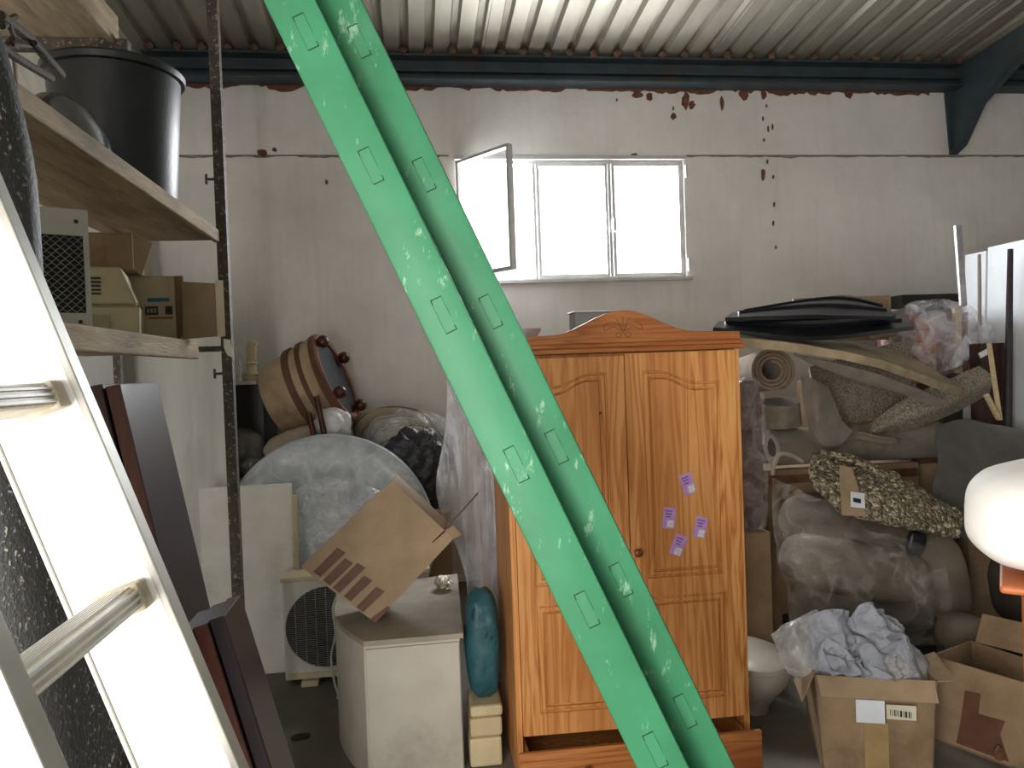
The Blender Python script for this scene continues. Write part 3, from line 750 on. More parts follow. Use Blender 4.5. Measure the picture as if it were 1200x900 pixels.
# printed carton with open flap
print_w = mat('carton_print', '#cdbfa4', '#b8a98c', 5, .75, dirt='#8c7c60')
cM = Matrix.Translation(V((P(172, 395, 2.97).x, 2.995, zs))) @ Matrix.Rotation(R(6), 4, 'Z')
ct = thing('printed_carton', 'pale printed carton with blue and red stripes and a torn open flap', 'box', cM.translation)
def cbox(x0, x1, y0, y1, z0, z1):
    mb = MB().box(((x0 + x1) / 2, (y0 + y1) / 2, (z0 + z1) / 2), (x1 - x0, y1 - y0, z1 - z0)); mb.v = [cM @ q for q in mb.v]; return mb
chh = P(182, 322, 2.96).z - zs; cx0, cx1 = -.15, .095
mb = MB()
for a in ((cx0, cx1, 0, .004, 0, chh), (cx0, cx1, .24, .244, 0, chh), (cx0, cx1, 0, .244, 0, .004), (cx0, cx1, 0, .244, chh - .004, chh), (cx0, cx0 + .004, 0, .244, 0, chh)): mb.add(cbox(*a).v, [(0, 1, 3, 2), (4, 6, 7, 5), (0, 4, 5, 1), (2, 3, 7, 6), (0, 2, 6, 4), (1, 5, 7, 3)])
mb.build('body', print_w, ct)
cbox(.0, .075, -.0012, 0, chh * .60, chh * .66).build('blue_stripe', mat('print_blue', '#3d7f9c', '#33708c'), ct)
cbox(.0, .085, -.0012, 0, chh * .33, chh * .365).build('red_stripe', mat('print_red', '#b8664a', '#a45a40'), ct)
bk_ = cbox(-.01, .035, -.0014, 0, chh * .395, chh * .53).build('dark_block', mat('print_dark', '#35332f', '#4a4640', 60), ct)
for q in range(3): cbox(-.003 + q * .012, .005 + q * .012, -.0022, -.0012, chh * .43, chh * .50).build('pale_mark', mat('print_pale', '#a79b82'), bk_)
cbox(.06, .085, -.0014, 0, chh * .40, chh * .53).build('dark_block', mat('print_dark', '#35332f'), ct)
# flaps: edge flap towards camera and the side flap out to the right
cin = mat('carton_inside', '#958068', '#7f6b54', 6, .9)
q0 = [cM @ V(a) for a in ((cx1, 0, 0), (cx1 + .04, -.10, .01), (cx1 + .045, -.10, chh * .95), (cx1, 0, chh))]
MB().hexa(q0, [p + V((.003, .003, 0)) for p in q0]).build('flap', cin, ct)
q0 = [cM @ V(a) for a in ((cx1, .02, .0), (cx1 + .13, .10, .015), (cx1 + .13, .10, chh * .93), (cx1, .02, chh * .93))]
MB().hexa(q0, [p + V((-.002, .004, 0)) for p in q0]).build('flap', cin, ct)
q0 = [cM @ V(a) for a in ((cx1 + .131, .098, .012), (cx1 + .16, .10, .015), (cx1 + .16, .10, chh * .98), (cx1 + .131, .098, chh * .98))]
MB().hexa(q0, [p + V((-.002, .004, 0)) for p in q0]).build('flap', print_w, ct)
tg = cM @ V((cx1 + .165, .10, .0))
MB().sheet([[tg + V((-.012, -.002, .005)), tg + V((.012, -.002, .0))], [tg + V((-.01, -.012, -.03)), tg + V((.018, -.01, -.035))], [tg + V((.0, -.004, -.06)), tg + V((.026, .0, -.075))]], 6, 4, .002).build('paper_scrap', mat('scrap_paper', '#d8d5c6', '#c2c0ae'), ct)
# cardboard box lying on printer
kM = Matrix.Translation(V((P(120, 316, 2.78).x, 2.80, zs + ph + .002)))  @ Matrix.Rotation(R(8), 4, 'Z')
kb = thing('cardboard_box', 'small brown cardboard box with folded flap on top of the printer', 'box', kM.translation)
kh = P(120, 273, 2.80).z - (zs + ph)
mb = MB().box((-.03, .1, kh / 2), (.24, .2, kh)); mb.v = [kM @ q for q in mb.v]; mb.build('body', cardboard_dirty, kb, bevel=.003)
q0 = [kM @ V(a) for a in ((.092, -.002, .0), (.092, -.002, kh), (.15, .03, kh * .75), (.11, .02, -.02))]
MB().hexa(q0, [p + V((.002, .006, 0)) for p in q0]).build('flap', cardboard, kb)
mb = MB().box((-.04, -.001, kh * .4), (.09, .002, kh * .5)); mb.v = [kM @ q for q in mb.v]; mb.build('printed_label', mat('label_faded', '#7c6347', '#8d7252', 40), kb)

# ================================================================== far left
def tarp_mat():
    s = NT('black_shade_net'); co = s.coord()
    n1 = s.n('ShaderNodeTexNoise', Vector=s.coord((1, 1, .55)), Scale=170.0, Detail=2.0, Roughness=.6)
    n2 = s.n('ShaderNodeTexNoise', Vector=co, Scale=4.0, Detail=4.0)
    a = s.ramp(n1.outputs[0], [(.60, (0, 0, 0, 1)), (.70, (1, 1, 1, 1))])
    b = s.ramp(n2.outputs[0], [(.4, (.05, .05, .05, 1)), (.65, (.8, .8, .8, 1))])
    c = s.mix(s.mix(1.0, a, b, 'MULTIPLY'), lin('#171614'), lin('#8d877b'))
    s.l(c, s.b.inputs['Base Color']); s.b.inputs['Roughness'].default_value = .6
    bp = s.n('ShaderNodeBump', Strength=.3, Distance=.006); s.l(n1.outputs[0], bp.inputs['Height']); s.l(bp.outputs[0], s.b.inputs['Normal'])
    return s.m
net = tarp_mat()
# rolled bundle of shade netting hanging in front of the shelf end, down to the floor
vs = []; fs = []; nu, nz = 40, 44
for i in range(nz + 1):
    z = 2.62 * i / nz
    edge = -.56 - .10 * min(1, max(0, (z - .9) / .9)) - (max(0, z - 2.0) ** 1.5) * .32
    rx_ = .30 - .10 * max(0, (z - 2.1)); cxx = edge - rx_
    for j in range(nu):
        a = 2 * math.pi * j / nu
        f_ = 1 + .07 * noise.noise(V((math.cos(a) * 2.2, math.sin(a) * 2.2, z * .7))) + .03 * math.sin(a * 9 + z)
        vs.append(V((cxx + rx_ * math.cos(a) * f_, 1.50 + .17 * math.sin(a) * f_, z)))
for i in range(nz):
    for j in range(nu): fs.append((i * nu + j, i * nu + (j + 1) % nu, (i + 1) * nu + (j + 1) % nu, (i + 1) * nu + j))
fs += [tuple(reversed(range(nu))), tuple(range(nz * nu, (nz + 1) * nu))]
MB().add(vs, fs).build('shade_net_bundle', net, smooth=True, label='tall bundle of black shade netting hanging at the end of the shelving', cat='netting')

# dark boards leaning left under the shelf
mahog = mat('mahogany_edge', '#6b3a28', '#4f2a1e', 8, .5, stretch=(6, 6, .7))
purple_wood = mat('dark_varnish', '#33262a', '#281e22', 6, .32, stretch=(5, 5, .6), spec=.5)
redwood = mat('dark_redwood', '#3d2019', '#2c1712', 8, .5, stretch=(6, 6, .6))
def board(name, xt, yt, xb, yb, Y, W_, th, mats, label, group=None, ymax=0.0, parts=None):
    """slab whose long edge runs between two picture points at depth Y, its width going back along the room"""
    a = P(xt, yt, Y); b = P(xb, yb, Y); u = (b - a); u.y = 0; u.normalize()
    foot_ = a + u * ((a.z - ymax) / -u.z)
    L_ = (foot_ - a).length; n = V((-u.z, 0, u.x)); n = n if n.x > 0 else -n
    t = thing(name, label, 'board', foot_, group)
    def bx(t0, t1, n0, n1, y0, y1, mt, nm, par=t):
        q = lambda tt: [a + u * tt + n * n0 + V((0, y0, 0)), a + u * tt + n * n1 + V((0, y0, 0)), a + u * tt + n * n1 + V((0, y1, 0)), a + u * tt + n * n0 + V((0, y1, 0))]
        return MB().hexa(q(t0), q(t1)).build(nm, mt, par, bevel=.002)
    bx(0, L_, -th, 0, .004, W_, mats[0], 'panel')
    bx(0, L_, -th + .002, -.002, 0, .0045, mats[1], 'edge_strip')
    return t, bx, L_
t1, bx1, L1_ = board('varnished_board', 140, 450, 197, 690, 2.55, .36, .045, (purple_wood, mahog), 'thick dark varnished wooden panel leaning beside the steel post')
bx1(L1_ * .34, L1_ * .42, -.041, -.004, -.002, .002, lum, 'pale_patch')
board('varnished_board', 119, 450, 176, 690, 2.55, .36, .085, (redwood, redwood), 'dark reddish wooden panel leaning behind the varnished one')
lab = ['short dark varnished board with brown edge, outermost of the three by the post', 'short dark board with reddish edge, middle of the three short ones', 'short dark board half hidden by the ladder, innermost of the three short ones']
for k in range(3):
    tb_, bxk, Lk = board('short_board', 262 - k * 19, 722 + k * 9, 318 - k * 19, 900 + k * 9, 2.28, .22, .042, (purple_wood, [purple_wood, mahog, redwood][k]), lab[k], 'short dark boards below the shelf')
# scraps at the foot of the ladder
scr = mat('scrap_wood', '#5d4636', '#41312a', 8, .8)
for k, (x, y, Y, sx, sy, sz, rz, lb) in enumerate(((112, 850, 1.95, .06, .05, 1.15, 0, 'brown wooden offcut standing behind the black netting'), (136, 870, 2.05, .08, .03, .95, 20, 'dark wooden offcut standing between netting and ladder'))):
    c = P(x, y, Y); MB().box((c.x, c.y, sz / 2), (sx, sy, sz), (0, 0, R(rz))).build('wood_offcut', scr, label=lb, cat='wood', bevel=.003)
c = P(120, 890, 1.85)
MB().sheet([[P(95, 800, 1.9), P(108, 820, 1.86), P(118, 845, 1.9)], [P(104, 860, 1.88), P(122, 850, 1.83), P(135, 870, 1.88)], [P(100, 985, 1.9), P(125, 1080, 1.83), P(150, 985, 1.9)], [V((P(100, 985, 1.9).x, 1.9, .01)), V((P(125, 985, 1.83).x, 1.84, .01)), V((P(150, 985, 1.9).x, 1.9, .01))]], 20, 16, .006, .012, 14).build(
    'crumpled_sacking', mat('sacking', '#6b665a', '#48443b', 10, .9), smooth=True, label='crumpled grey sacking on the floor behind the ladder', cat='sack')

# ================================================================== back left pile
# white flush door standing behind the post
d0, d1 = P(150, 600, 4.75), P(271, 600, 4.75)
zt_ = P(220, 405, 4.75).z
MB().hexa([V((d0.x, 4.62, 0)), V((d1.x, 4.62, 0)), V((d1.x, 4.66, 0)), V((d0.x, 4.66, 0))], [V((d0.x, 4.80, zt_ + .25)), V((d1.x, 4.80, zt_ + .25)), V((d1.x, 4.84, zt_ + .25)), V((d0.x, 4.84, zt_ + .25))]).build(
    'white_door', mat('white_door', '#c4c2bb', '#b4b1a9', 3, .55, dirt='#a19d94', stretch=(3, 3, .4)), label='tall plain white door leaf standing upright behind the rusty post', cat='door', bevel=.003)
# white panel
a, b = P(281, 570, 4.40), P(341, 570, 4.40)
wp = thing('white_board', 'cream white board standing on the floor beside the fan unit', 'panel', (a.x, 4.42, 0))
x0p = P(236, 680, 4.40).x
MB().box(((x0p + b.x) / 2, 4.415, a.z / 2), (b.x - x0p, .03, a.z)).build('board', white_paint, wp, bevel=.004)
MB().box((b.x + .012, 4.417, a.z * .47), (.024, .026, a.z * .93)).build('edge_batten', cream_plastic, wp)
# air conditioner outdoor unit
au = P(334, 797, 4.18); ax0 = au.x; aw, ah, ad = .78, P(334, 678, 4.18).z - .03, .15
ac = thing('air_conditioner', 'white air conditioner fan unit with round wire grille on the floor', 'air conditioner', (ax0 + aw / 2, 4.25, 0))
MB().box((ax0 + aw / 2, 4.195 + ad / 2, .03 + ah / 2), (aw, ad, ah)).build('casing', white_paint, ac, bevel=.008)
MB().box((ax0 + aw / 2, 4.195 + ad / 2 - .01, .03 + ah - .008), (aw + .012, ad + .02, .024)).build('lid', cream_plastic, ac, bevel=.004)
gc = V((P(383, 740, 4.18).x, 4.193, .03 + ah * .5)); gr = .215
MB().lathe([(0, 0), (gr, 0), (gr, .004), (0, .004)], frame(gc + V((0, .001, 0)), (0, -1, 0)), 40).build('fan_recess', gr_, ac)
gw = mat('fan_wire', '#8c8a84', '#6c6a65', 30, .5)
for k in range(-20, 21):
    z = k * gr / 21; hx = math.sqrt(max(0, gr * gr - z * z))
    MB().box((gc.x, gc.y - .008, gc.z + z), (2 * hx, .003, .0026)).build('grille_wire', gw, ac)
for k in (-3, -2, -1, 0, 1, 2, 3):
    xx = k * gr / 4; hx = math.sqrt(gr * gr - xx * xx); MB().box((gc.x + xx, gc.y - .012, gc.z), (.004, .004, 2 * hx)).build('grille_wire', gw, ac)
for xx in (.1, aw - .12): MB().box((ax0 + xx + .03, 4.27, .015), (.09, .22, .03)).build('foot', cream_plastic, ac, bevel=.006)
MB().box((ax0 + aw / 2, 4.192, .052), (aw - .03, .008, .03)).build('bottom_strip', cream_plastic, ac)
# cable loops
cab = mat('white_cable', '#c7c4ba', '#aaa79d', 10, .5)
MB().tube(spline([P(399, 690, 4.1), P(390, 712, 4.1), P(393, 742, 4.1), P(388, 770, 4.1), P(392, 800, 4.05), P(396, 815, 4.0), P(392, 840, 3.9), P(398, 858, 3.85)], 40), .006, 6).build('cable', cab, smooth=True, label='white cable dangling between fan unit and white cabinet', cat='cable')

# white cabinet with a rounded corner
zc_ = .575
A = Pz(426, 752, zc_); B = Pz(543, 742, zc_); Cc = Pz(536, 672, zc_); Dd = Pz(398, 690, zc_); E = Pz(391, 716, zc_)
B2 = V((B.x, B.y, 0)); 
cb = thing('white_cabinet', 'low white cabinet with a rounded corner and dusty top', 'cabinet', (A.x + .1, A.y + .2, 0))
outl = spline([Dd, E, (E + A) / 2 + V((-.014, -.028, 0)), A], 12) + [B, Cc]
cenx = sum((p for p in outl), V((0, 0, 0))) / len(outl)
ins = [cenx + (p - cenx) * .965 for p in outl]
def plate(mb, pts, z0, z1):
    k = len(pts); vs = [V((p.x, p.y, z0)) for p in pts] + [V((p.x, p.y, z1)) for p in pts]
    return mb.add(vs, [tuple(range(k)), tuple(range(k, 2 * k))] + [(i, (i + 1) % k, (i + 1) % k + k, i + k) for i in range(k)])
cabm = mat('cabinet_white', '#bdb6a8', '#aea698', 3, .45, dirt='#938b7d')
plate(MB(), ins, .0, zc_ - .022).build('body', cabm, cb)
plate(MB(), outl, zc_ - .022, zc_).build('top', mat('dusty_top', '#a09685', '#8b8171', 7, .6, dirt='#756b5c'), cb, bevel=.003)
fA, fB = ins[12], ins[13]; fd = (fB - fA); ln_ = fd.length; fd.normalize(); fn = V((fd.y, -fd.x, 0))
q = lambda s_, z, o_: V((fA.x, fA.y, 0)) + fd * s_ + fn * o_ + V((0, 0, z))
MB().hexa([q(.008, .012, 0), q(ln_ - .004, .012, 0), q(ln_ - .004, zc_ - .035, 0), q(.008, zc_ - .035, 0)], [q(.008, .012, .012), q(ln_ - .004, .012, .012), q(ln_ - .004, zc_ - .035, .012), q(.008, zc_ - .035, .012)]).build('front_panel', cabm, cb, bevel=.002)
# shiny foil scraps on it
foil = mat('foil', '#e6e2d6', '#c9c2b0', 40, .15, metal=.8, bump=.8, bscale=80)
fl = Pz(520, 690, zc_)
MB().blob(fl + V((0, 0, .032)), (.06, .08, .04), (0, 0, .4), 2, .02, 40, (18, 10), 3, True).build('foil_scrap', foil, label='crumpled shiny foil scrap lying on the white cabinet', cat='foil')

# tilted cardboard box
_yb = Pz(447, 733, .577).y
bA, bB, bD = P(353, 674, _yb + .03), P(459, 573, _yb + .02), P(447, 733, _yb)
tbx = thing('cardboard_box', 'large brown cardboard box tipped on its corner with rows of tape on the white cabinet', 'box', bD)
e1 = (bB - bA); e2 = bD - bA; e2 = e2 - e1 * (.35 * e1.dot(e2) / e1.length_squared)      # the carton is pushed a little out of square
nb = e1.cross(e2).normalized(); nb = nb if nb.dot(_f) > 0 else -nb
bA = bA + V((0, 0, .578 - min(p.z for p in (bA + e2, bA + e2 + nb * .30))))
def bpt(u_, v_, d_): return bA + e1 * u_ + e2 * v_ + nb * d_
DP = .30
uv = [(0, 0), (1, 0), (.94, .795), (.80, .795), (.80, .806), (.9385, .815), (.93, .93), (0, 1)]; k = len(uv)
MB().add([bpt(a, b, 0) for a, b in uv] + [bpt(a, b, DP) for a, b in uv], [tuple(range(k)), tuple(reversed(range(k, 2 * k)))] + [(i, i + k, (i + 1) % k + k, (i + 1) % k) for i in range(k)]).build('body', cardboard, tbx)
for v0, u0, u1 in ((.13, .03, .30), (.27, .02, .27), (.40, .02, .30), (.55, .02, .25), (.73, .01, .24)):
    w_ = .095
    MB().hexa([bpt(u0, v0, -.0022), bpt(u1, v0 - .01, -.0022), bpt(u1 + .01, v0 + w_, -.0022), bpt(u0, v0 + w_, -.0022)], [bpt(u0, v0, -.0002), bpt(u1, v0 - .01, -.0002), bpt(u1 + .01, v0 + w_, -.0002), bpt(u0, v0 + w_, -.0002)]).build('tape_strip', tape_brown, tbx)
MB().hexa([bpt(.0, .93, -.0022), bpt(.17, .96, -.0022), bpt(.17, .995, -.0022), bpt(0, .995, -.0022)], [bpt(0, .93, 0), bpt(.17, .96, 0), bpt(.17, .995, 0), bpt(0, .995, 0)]).build('tape_strip', tape_brown, tbx)
q0 = [bpt(.93, .93, .0), bpt(.94, .80, .0), bpt(1.01, .83, .02), bpt(.99, .97, .02)]
MB().hexa(q0, [p + nb * .004 for p in q0]).build('flap', cardboard, tbx)
MB().tube([bpt(.955, .80, .03), P(560, 578, 3.5)], .004, 6).build('steel_rod', mat('rod_steel', '#8f8d88', metal=.7, rough=.35), label='thin steel rod poking out of the tipped cardboard box', cat='rod')

# round table top wrapped in film
rc = P(384, 628, 4.72)
tb0 = V((rc.x, 4.66, .02))
Rr = .62; lean = R(9)
tM = Matrix.Translation(V((rc.x, 4.70, .005))) @ Matrix.Rotation(-lean, 4, 'X')
rt = thing('round_tabletop', 'large round tabletop wrapped in cloudy plastic film leaning upright', 'table', (rc.x, 4.70, 0))
RT = (P(384, 512, 4.72).z) / math.cos(lean) / 2
MT = tM @ Matrix.Translation(V((0, 0, RT))) @ Matrix.Rotation(R(90), 4, 'X')
MB().lathe([(0, -.015), (RT - .012, -.015), (RT - .006, -.008), (RT - .006, .008), (RT - .012, .015), (0, .015)], MT, 64).build('top', mat('tabletop_grey', '#aab4ba', '#98a2a8', 4, .5), rt, smooth=True)
vs = []; fs = []; n = 64; rings = 14
for side in (1, -1):
    base_ = len(vs)
    for i in range(rings + 1):
        r_ = RT * i / rings
        for j in range(n):
            a = 2 * math.pi * j / n; x, y = r_ * math.cos(a), r_ * math.sin(a)
            z = side * (.022 + .016 * (1 - 2 * abs(noise.noise(V((x * 5, y * 3, side * 4.0))))) * (1 if i < rings else 0)) if i < rings else 0
            vs.append(MT @ V((x, y, z)))
    for i in range(rings):
        for j in range(n): fs.append((base_ + i * n + j, base_ + i * n + (j + 1) % n, base_ + (i + 1) * n + (j + 1) % n, base_ + (i + 1) * n + j))
MB().add(vs, fs).build('plastic_wrap', film_cloudy, rt, smooth=True, auto=80)
# loose film hanging off it
MB().sheet([[P(350, 575, 4.55), P(380, 560, 4.45), P(430, 570, 4.45), P(470, 585, 4.5)], [P(352, 620, 4.5), P(380, 612, 4.38), P(425, 618, 4.4), P(455, 620, 4.46)], [P(356, 672, 4.5), P(378, 680, 4.40), P(410, 674, 4.40), P(440, 668, 4.45)]], 26, 34, .002, .03, 9, 2, True).build('loose_film', film_clear, rt, smooth=True, auto=80)

# dark cupboard in the corner carrying ornaments and pouf
dkm = mat('dark_cupboard', '#1f1c1a', '#2a2623', 6, .5)
ca, cbx_ = P(262, 520, 5.35), P(436, 520, 5.35)
ztc = P(285, 447, 5.35).z
MB().box((ca.x + .10, 5.6, ztc / 2 - .012), (.34, .5, ztc - .024)).build('dark_cabinet', dkm, label='narrow black cabinet in the corner under a white shelf board', cat='cabinet', bevel=.004)
MB().box((ca.x + .08, 5.58, ztc - .01), (.32, .56, .026)).build('white_shelf_board', white_paint, label='white shelf board with figurines on the black corner cabinet', cat='shelf', bevel=.003)
zf = ztc + .003
creamy = mat('cream_ceramic', '#cdbf9d', '#b7a886', 10, .5)
hb = P(295, 430, 5.42)
hs = thing('horse_head_figurine', 'cream horse head figurine like a chess knight in the corner', 'figurine', (hb.x, 5.42, zf))
MB().lathe([(0, 0), (.05, 0), (.05, .015), (.04, .03), (.045, .045), (.034, .06), (.036, .11), (.045, .115), (.03, .13), (0, .13)], Matrix.Translation(V((hb.x, 5.42, zf))), 20).build('pedestal', creamy, hs, smooth=True)
hM2 = Matrix.Translation(V((hb.x, 5.405, zf + .12)))
MB().prism([(-.035, 0), (.035, 0), (.03, .05), (.04, .09), (.03, .115), (.045, .12), (.04, .14), (.012, .158), (-.015, .165), (-.018, .145), (-.035, .11), (-.03, .05)], hM2, .03).build('head', creamy, hs, bevel=.006, smooth=True)
fb = P(281, 438, 5.36)
MB().lathe([(0, 0), (.018, 0), (.018, .008), (.008, .02), (.012, .05), (.02, .075), (.008, .10), (.012, .115), (.01, .13), (0, .14)], Matrix.Translation(V((fb.x, 5.36, zf))), 14).build('small_figurine', mat('white_ceramic', '#cfcbc0'), smooth=True, label='small white figurine beside the horse head', cat='figurine')
MB().box((P(292, 440, 5.4).x - .01, 5.55, zf + .028), (.24, .14, .055)).build('white_small_box', white_paint, label='flat white box behind the figurines in the corner', cat='box', bevel=.004)

# low brown trunk carrying the pouf and wrapped cushions
zt2 = 1.02
MB().box((-.17, 5.54, .415), (.62, .60, .83)).build('old_sideboard', dkm, label='dark sideboard under the wrapped cushions along the wall', cat='sideboard', bevel=.006)
MB().box((-.72, 5.52, .60), (.44, .60, 1.20)).build('dark_chest', dkm, label='tall dark chest under the paper wrapped pouf', cat='chest', bevel=.006)
# upholstered pouf on its side: wrapped in paper, ball feet outwards
pa, pb = P(316, 470, 5.18), P(397, 447, 5.10)
axp = (pb - pa); axp = V((.90, -.16, .36)).normalized()
pc = P(325, 472, 5.36)
pM2 = frame(pc, axp, (0, 0, 1)); Lp = .42
pf_ = thing('round_pouf', 'round tapered pouf wrapped in paper lying on its side with ball feet', 'pouf', pc + V((0, 0, -.25)))
paper = mat('wrap_paper', '#b7a184', '#9c8568', 5, .8, bump=.3, bscale=14, dirt='#6f5b45')
MB().lathe([(0, -.02), (.24, 0), (.265, .03), (.285, Lp * .5), (.305, Lp - .02), (.30, Lp)], pM2, 44, .03).build('wrapped_body', paper, pf_, smooth=True)
rimm = mat('pouf_rim', '#7a4a34', '#5c3626', 10, .45)
MB().lathe([(.27, Lp - .005), (.31, Lp - .005), (.315, Lp + .02), (.30, Lp + .035), (.27, Lp + .03)], pM2, 44, ring=True).build('wooden_rim', rimm, pf_, smooth=True)
MB().lathe([(0, Lp + .01), (.275, Lp + .01), (.275, Lp + .015), (0, Lp + .018)], pM2, 44).build('base_cloth', mat('base_black', '#26282b', '#1c1e20', 8, .8), pf_)
foot_m = mat('ball_foot', '#4a2319', '#341810', 12, .3)
for k in range(4):
    a = R(28 + 90 * k)
    MB().blob(pM2 @ V((.265 * math.cos(a), .265 * math.sin(a), Lp + .065)), (.085, .085, .085), n=(18, 12)).build('ball_foot', foot_m, pf_, smooth=True)
for zq, wq in ((.20, .045), (.30, .03), (.40, .035)):
    MB().lathe([(.281 + zq * .055, zq), (.285 + zq * .055 + .006, zq), (.285 + zq * .058 + .006, zq + wq), (.281 + zq * .055, zq + wq)], pM2, 44, .03, ring=True).build('tape_band', tape_brown, pf_, smooth=True)
v = [pM2 @ V(((.285 + .05 * q / 8 * .5 + .012) * math.cos(R(a)), (.285 + .05 * q / 8 * .5 + .012) * math.sin(R(a)), .02 + q * .055)) for q in range(9) for a in (218, 228)]
MB().add(v, [(2 * i, 2 * i + 1, 2 * i + 3, 2 * i + 2) for i in range(8)]).build('tape_band', tape_brown, pf_)
# stool legs poking out of film
for k, (xt, yt, xb, yb) in enumerate(((362, 484, 371, 520), (371, 464, 380, 505))):
    MB().tube([P(xb, yb + 4, 4.97), P(xt, yt, 4.94)], [.020, .016], 10).build('stool_leg', foot_m, smooth=True, label=['dark wooden furniture leg with pale tip sticking out of white film', 'longer dark wooden furniture leg leaning against the wrapped pouf'][k], cat='furniture leg')
wf = mat('white_film', '#d3d2d2', '#b9b8b8', 8, .35, bump=.5, bscale=20)
MB().blob(P(391, 497, 5.06), (.21, .10, .16), (0, .3, 0), 2, .035, 13, (34, 20), 4, True).build('crumpled_white_film', wf, smooth=True, auto=80, label='crumpled white plastic film around the furniture legs', cat='plastic film')
MB().blob(P(343, 520, 5.06), (.38, .12, .19), (0, -.3, 0), 2.4, .02, 9, (34, 20), 6).build('wrapped_cushion', mat('beige_cloth', '#9c8f7f', '#857868', 6, .8), smooth=True, label='beige cushion squeezed between the pouf and the round tabletop', cat='cushion')
MB().blob(P(286, 530, 5.10), (.20, .18, .26), (0, 0, 0), 2, .04, 9, (34, 20), 9, True).build('plastic_bag', film_dark, smooth=True, auto=80, label='grey crinkled plastic bag beside the rusty post', cat='bag')
MB().box((P(291, 530, 5.08).x, 5.10, P(291, 562, 5.08).z / 2), (.22, .2, P(291, 562, 5.08).z)).build('small_carton', cardboard_dark, label='brown carton under the crinkled grey plastic bag', cat='box')
# striped cushions in clear film
cz_ = P(468, 520, 5.15)
wc = thing('wrapped_cushions', 'bundle of striped cream cushions wrapped in clear plastic by the wall', 'cushion', (cz_.x, 5.25, zt2))
crm = mat('cream_stripe', '#a89880', '#8f8069', 6, .8, bump=.15)
for k in range(4):
    MB().blob(P(462 + k * 7, 505 + k * 11, 5.54 - k * .08), (.58 - .02 * k, .13, .36), (R(18), R(4), 0), 2.6, .012, 6, (44, 24), k).build('cushion', crm, wc, smooth=True)
    MB().tube([P(462 + k * 7, 505 + k * 11, 5.52 - k * .08) + V((.28 * math.cos(a), -.05, .175 * math.sin(a))) for a in [math.pi * i / 20 for i in range(21)]], .006, 6).build('piping', mat('piping', '#6d5d4b'), wc, smooth=True)
MB().blob(P(478, 525, 5.40), (.62, .40, .50), (0, 0, 0), 2.4, .03, 7, (54, 30), 2, True).build('plastic_wrap', film_clear, wc, smooth=True, auto=80)
dkbag = mat('black_bag', '#26272b', '#36373b', 6, .4, bump=.9, bscale=24, spec=.5)
MB().blob(P(487, 546, 5.05), (.38, .18, .46), (0, .1, 0), 2.2, .04, 12, (70, 44), 5, True).build('black_bag', dkbag, smooth=True, auto=80, label='shiny dark plastic bag below the wrapped cushions', cat='bag')
MB().box((P(508, 700, 4.95).x, 5.0, .375), (.26, .12, .75)).build('brown_carton', cardboard_dark, label='brown carton standing under the shiny black bag', cat='box', bevel=.004)

# film-wrapped mattress upright next to the wardrobe
mx0, mx1 = P(552, 600, 3.95).x, P(640, 600, 3.95).x
mz = P(545, 436, 3.95).z
mt_ = thing('wrapped_mattress', 'upright grey mattress in cloudy film standing beside the wardrobe', 'mattress', ((mx0 + mx1) / 2, 4.02, 0))
MB().box(((mx0 + mx1) / 2 + .03, 4.05, mz / 2), (mx1 - mx0 - .05, .16, mz - .02)).build('mattress', mat('mattress_grey', '#6b645b', '#57504a', 4, .9, dirt='#4a443e'), mt_, bevel=.03, seg=3)
ctl = []
for (xa, xb, y) in ((524, 600, 436), (522, 596, 500), (512, 592, 580), (542, 592, 660), (552, 590, 740), (554, 590, 800)):
    ctl.append([P(xa + (xb - xa) * i / 3, y, 3.93 - .03 * (i % 2)) for i in range(4)])
MB().sheet(ctl, 40, 26, .002, .010, 6, 5, True).build('plastic_wrap', film('film_hang', '#bcc0c6', .12, .6, .25, 4, .5, (3, 3, .35)), mt_, smooth=True, auto=80)

# teal bag, stack of cream files
tz0 = P(563, 818, 3.22).z
teal = mat('teal_plastic', '#2a575d', '#20474d', 6, .5, bump=.4, bscale=16)
bgx = P(565, 760, 3.24).x
bg = thing('teal_bag', 'teal plastic sack with dark lettering squeezed beside the wardrobe', 'bag', (bgx, 3.27, tz0))
MB().blob((bgx + .004, 3.27, .008 + (tz0 + P(563, 695, 3.27).z) / 2), (.132, .18, P(563, 695, 3.27).z - tz0), (0, 0, 0), 3.4, .014, 16, (48, 34), 2, True).build('sack', teal, bg, smooth=True)
ink = mat('ink_navy', '#16262e')
for k, rr in enumerate((.045, .062)):
    c = P(571, 722, 3.176)
    MB().tube([V((c.x + rr * math.cos(a), c.y + .012 * abs(math.cos(a)), c.z + rr * math.sin(a))) for a in [R(150 + 6 * i) for i in range(14)]], .0035, 5).build('logo_ring', ink, bg)
for k in range(5):
    c = P(560 + k * 5, 735 + k * 5, 3.18); MB().box(c, (.006, .006, .03), (0, R(20), 0)).build('letter', ink, bg)
fz = tz0
zk = 0
for k, (h_, cl) in enumerate(((.15, '#c7b48e'), (.10, '#bda980'), (.06, '#d0bf98'))):
    h_ = h_ * (tz0 - .006) / .31
    MB().box((bgx - .005 + .004 * k, 3.25, zk + h_ / 2), (.135, .19, h_ - .003)).build('cream_carton', mat('cream_carton_%d' % k, cl, '#b3a37f', 6, .7), bevel=.012, label=['tall cream carton at the bottom beside the wardrobe', 'cream carton in the middle of the stack below the teal sack', 'thin cream carton directly under the teal sack'][k], cat='box', group='cream cartons under the teal sack')
    zk += h_

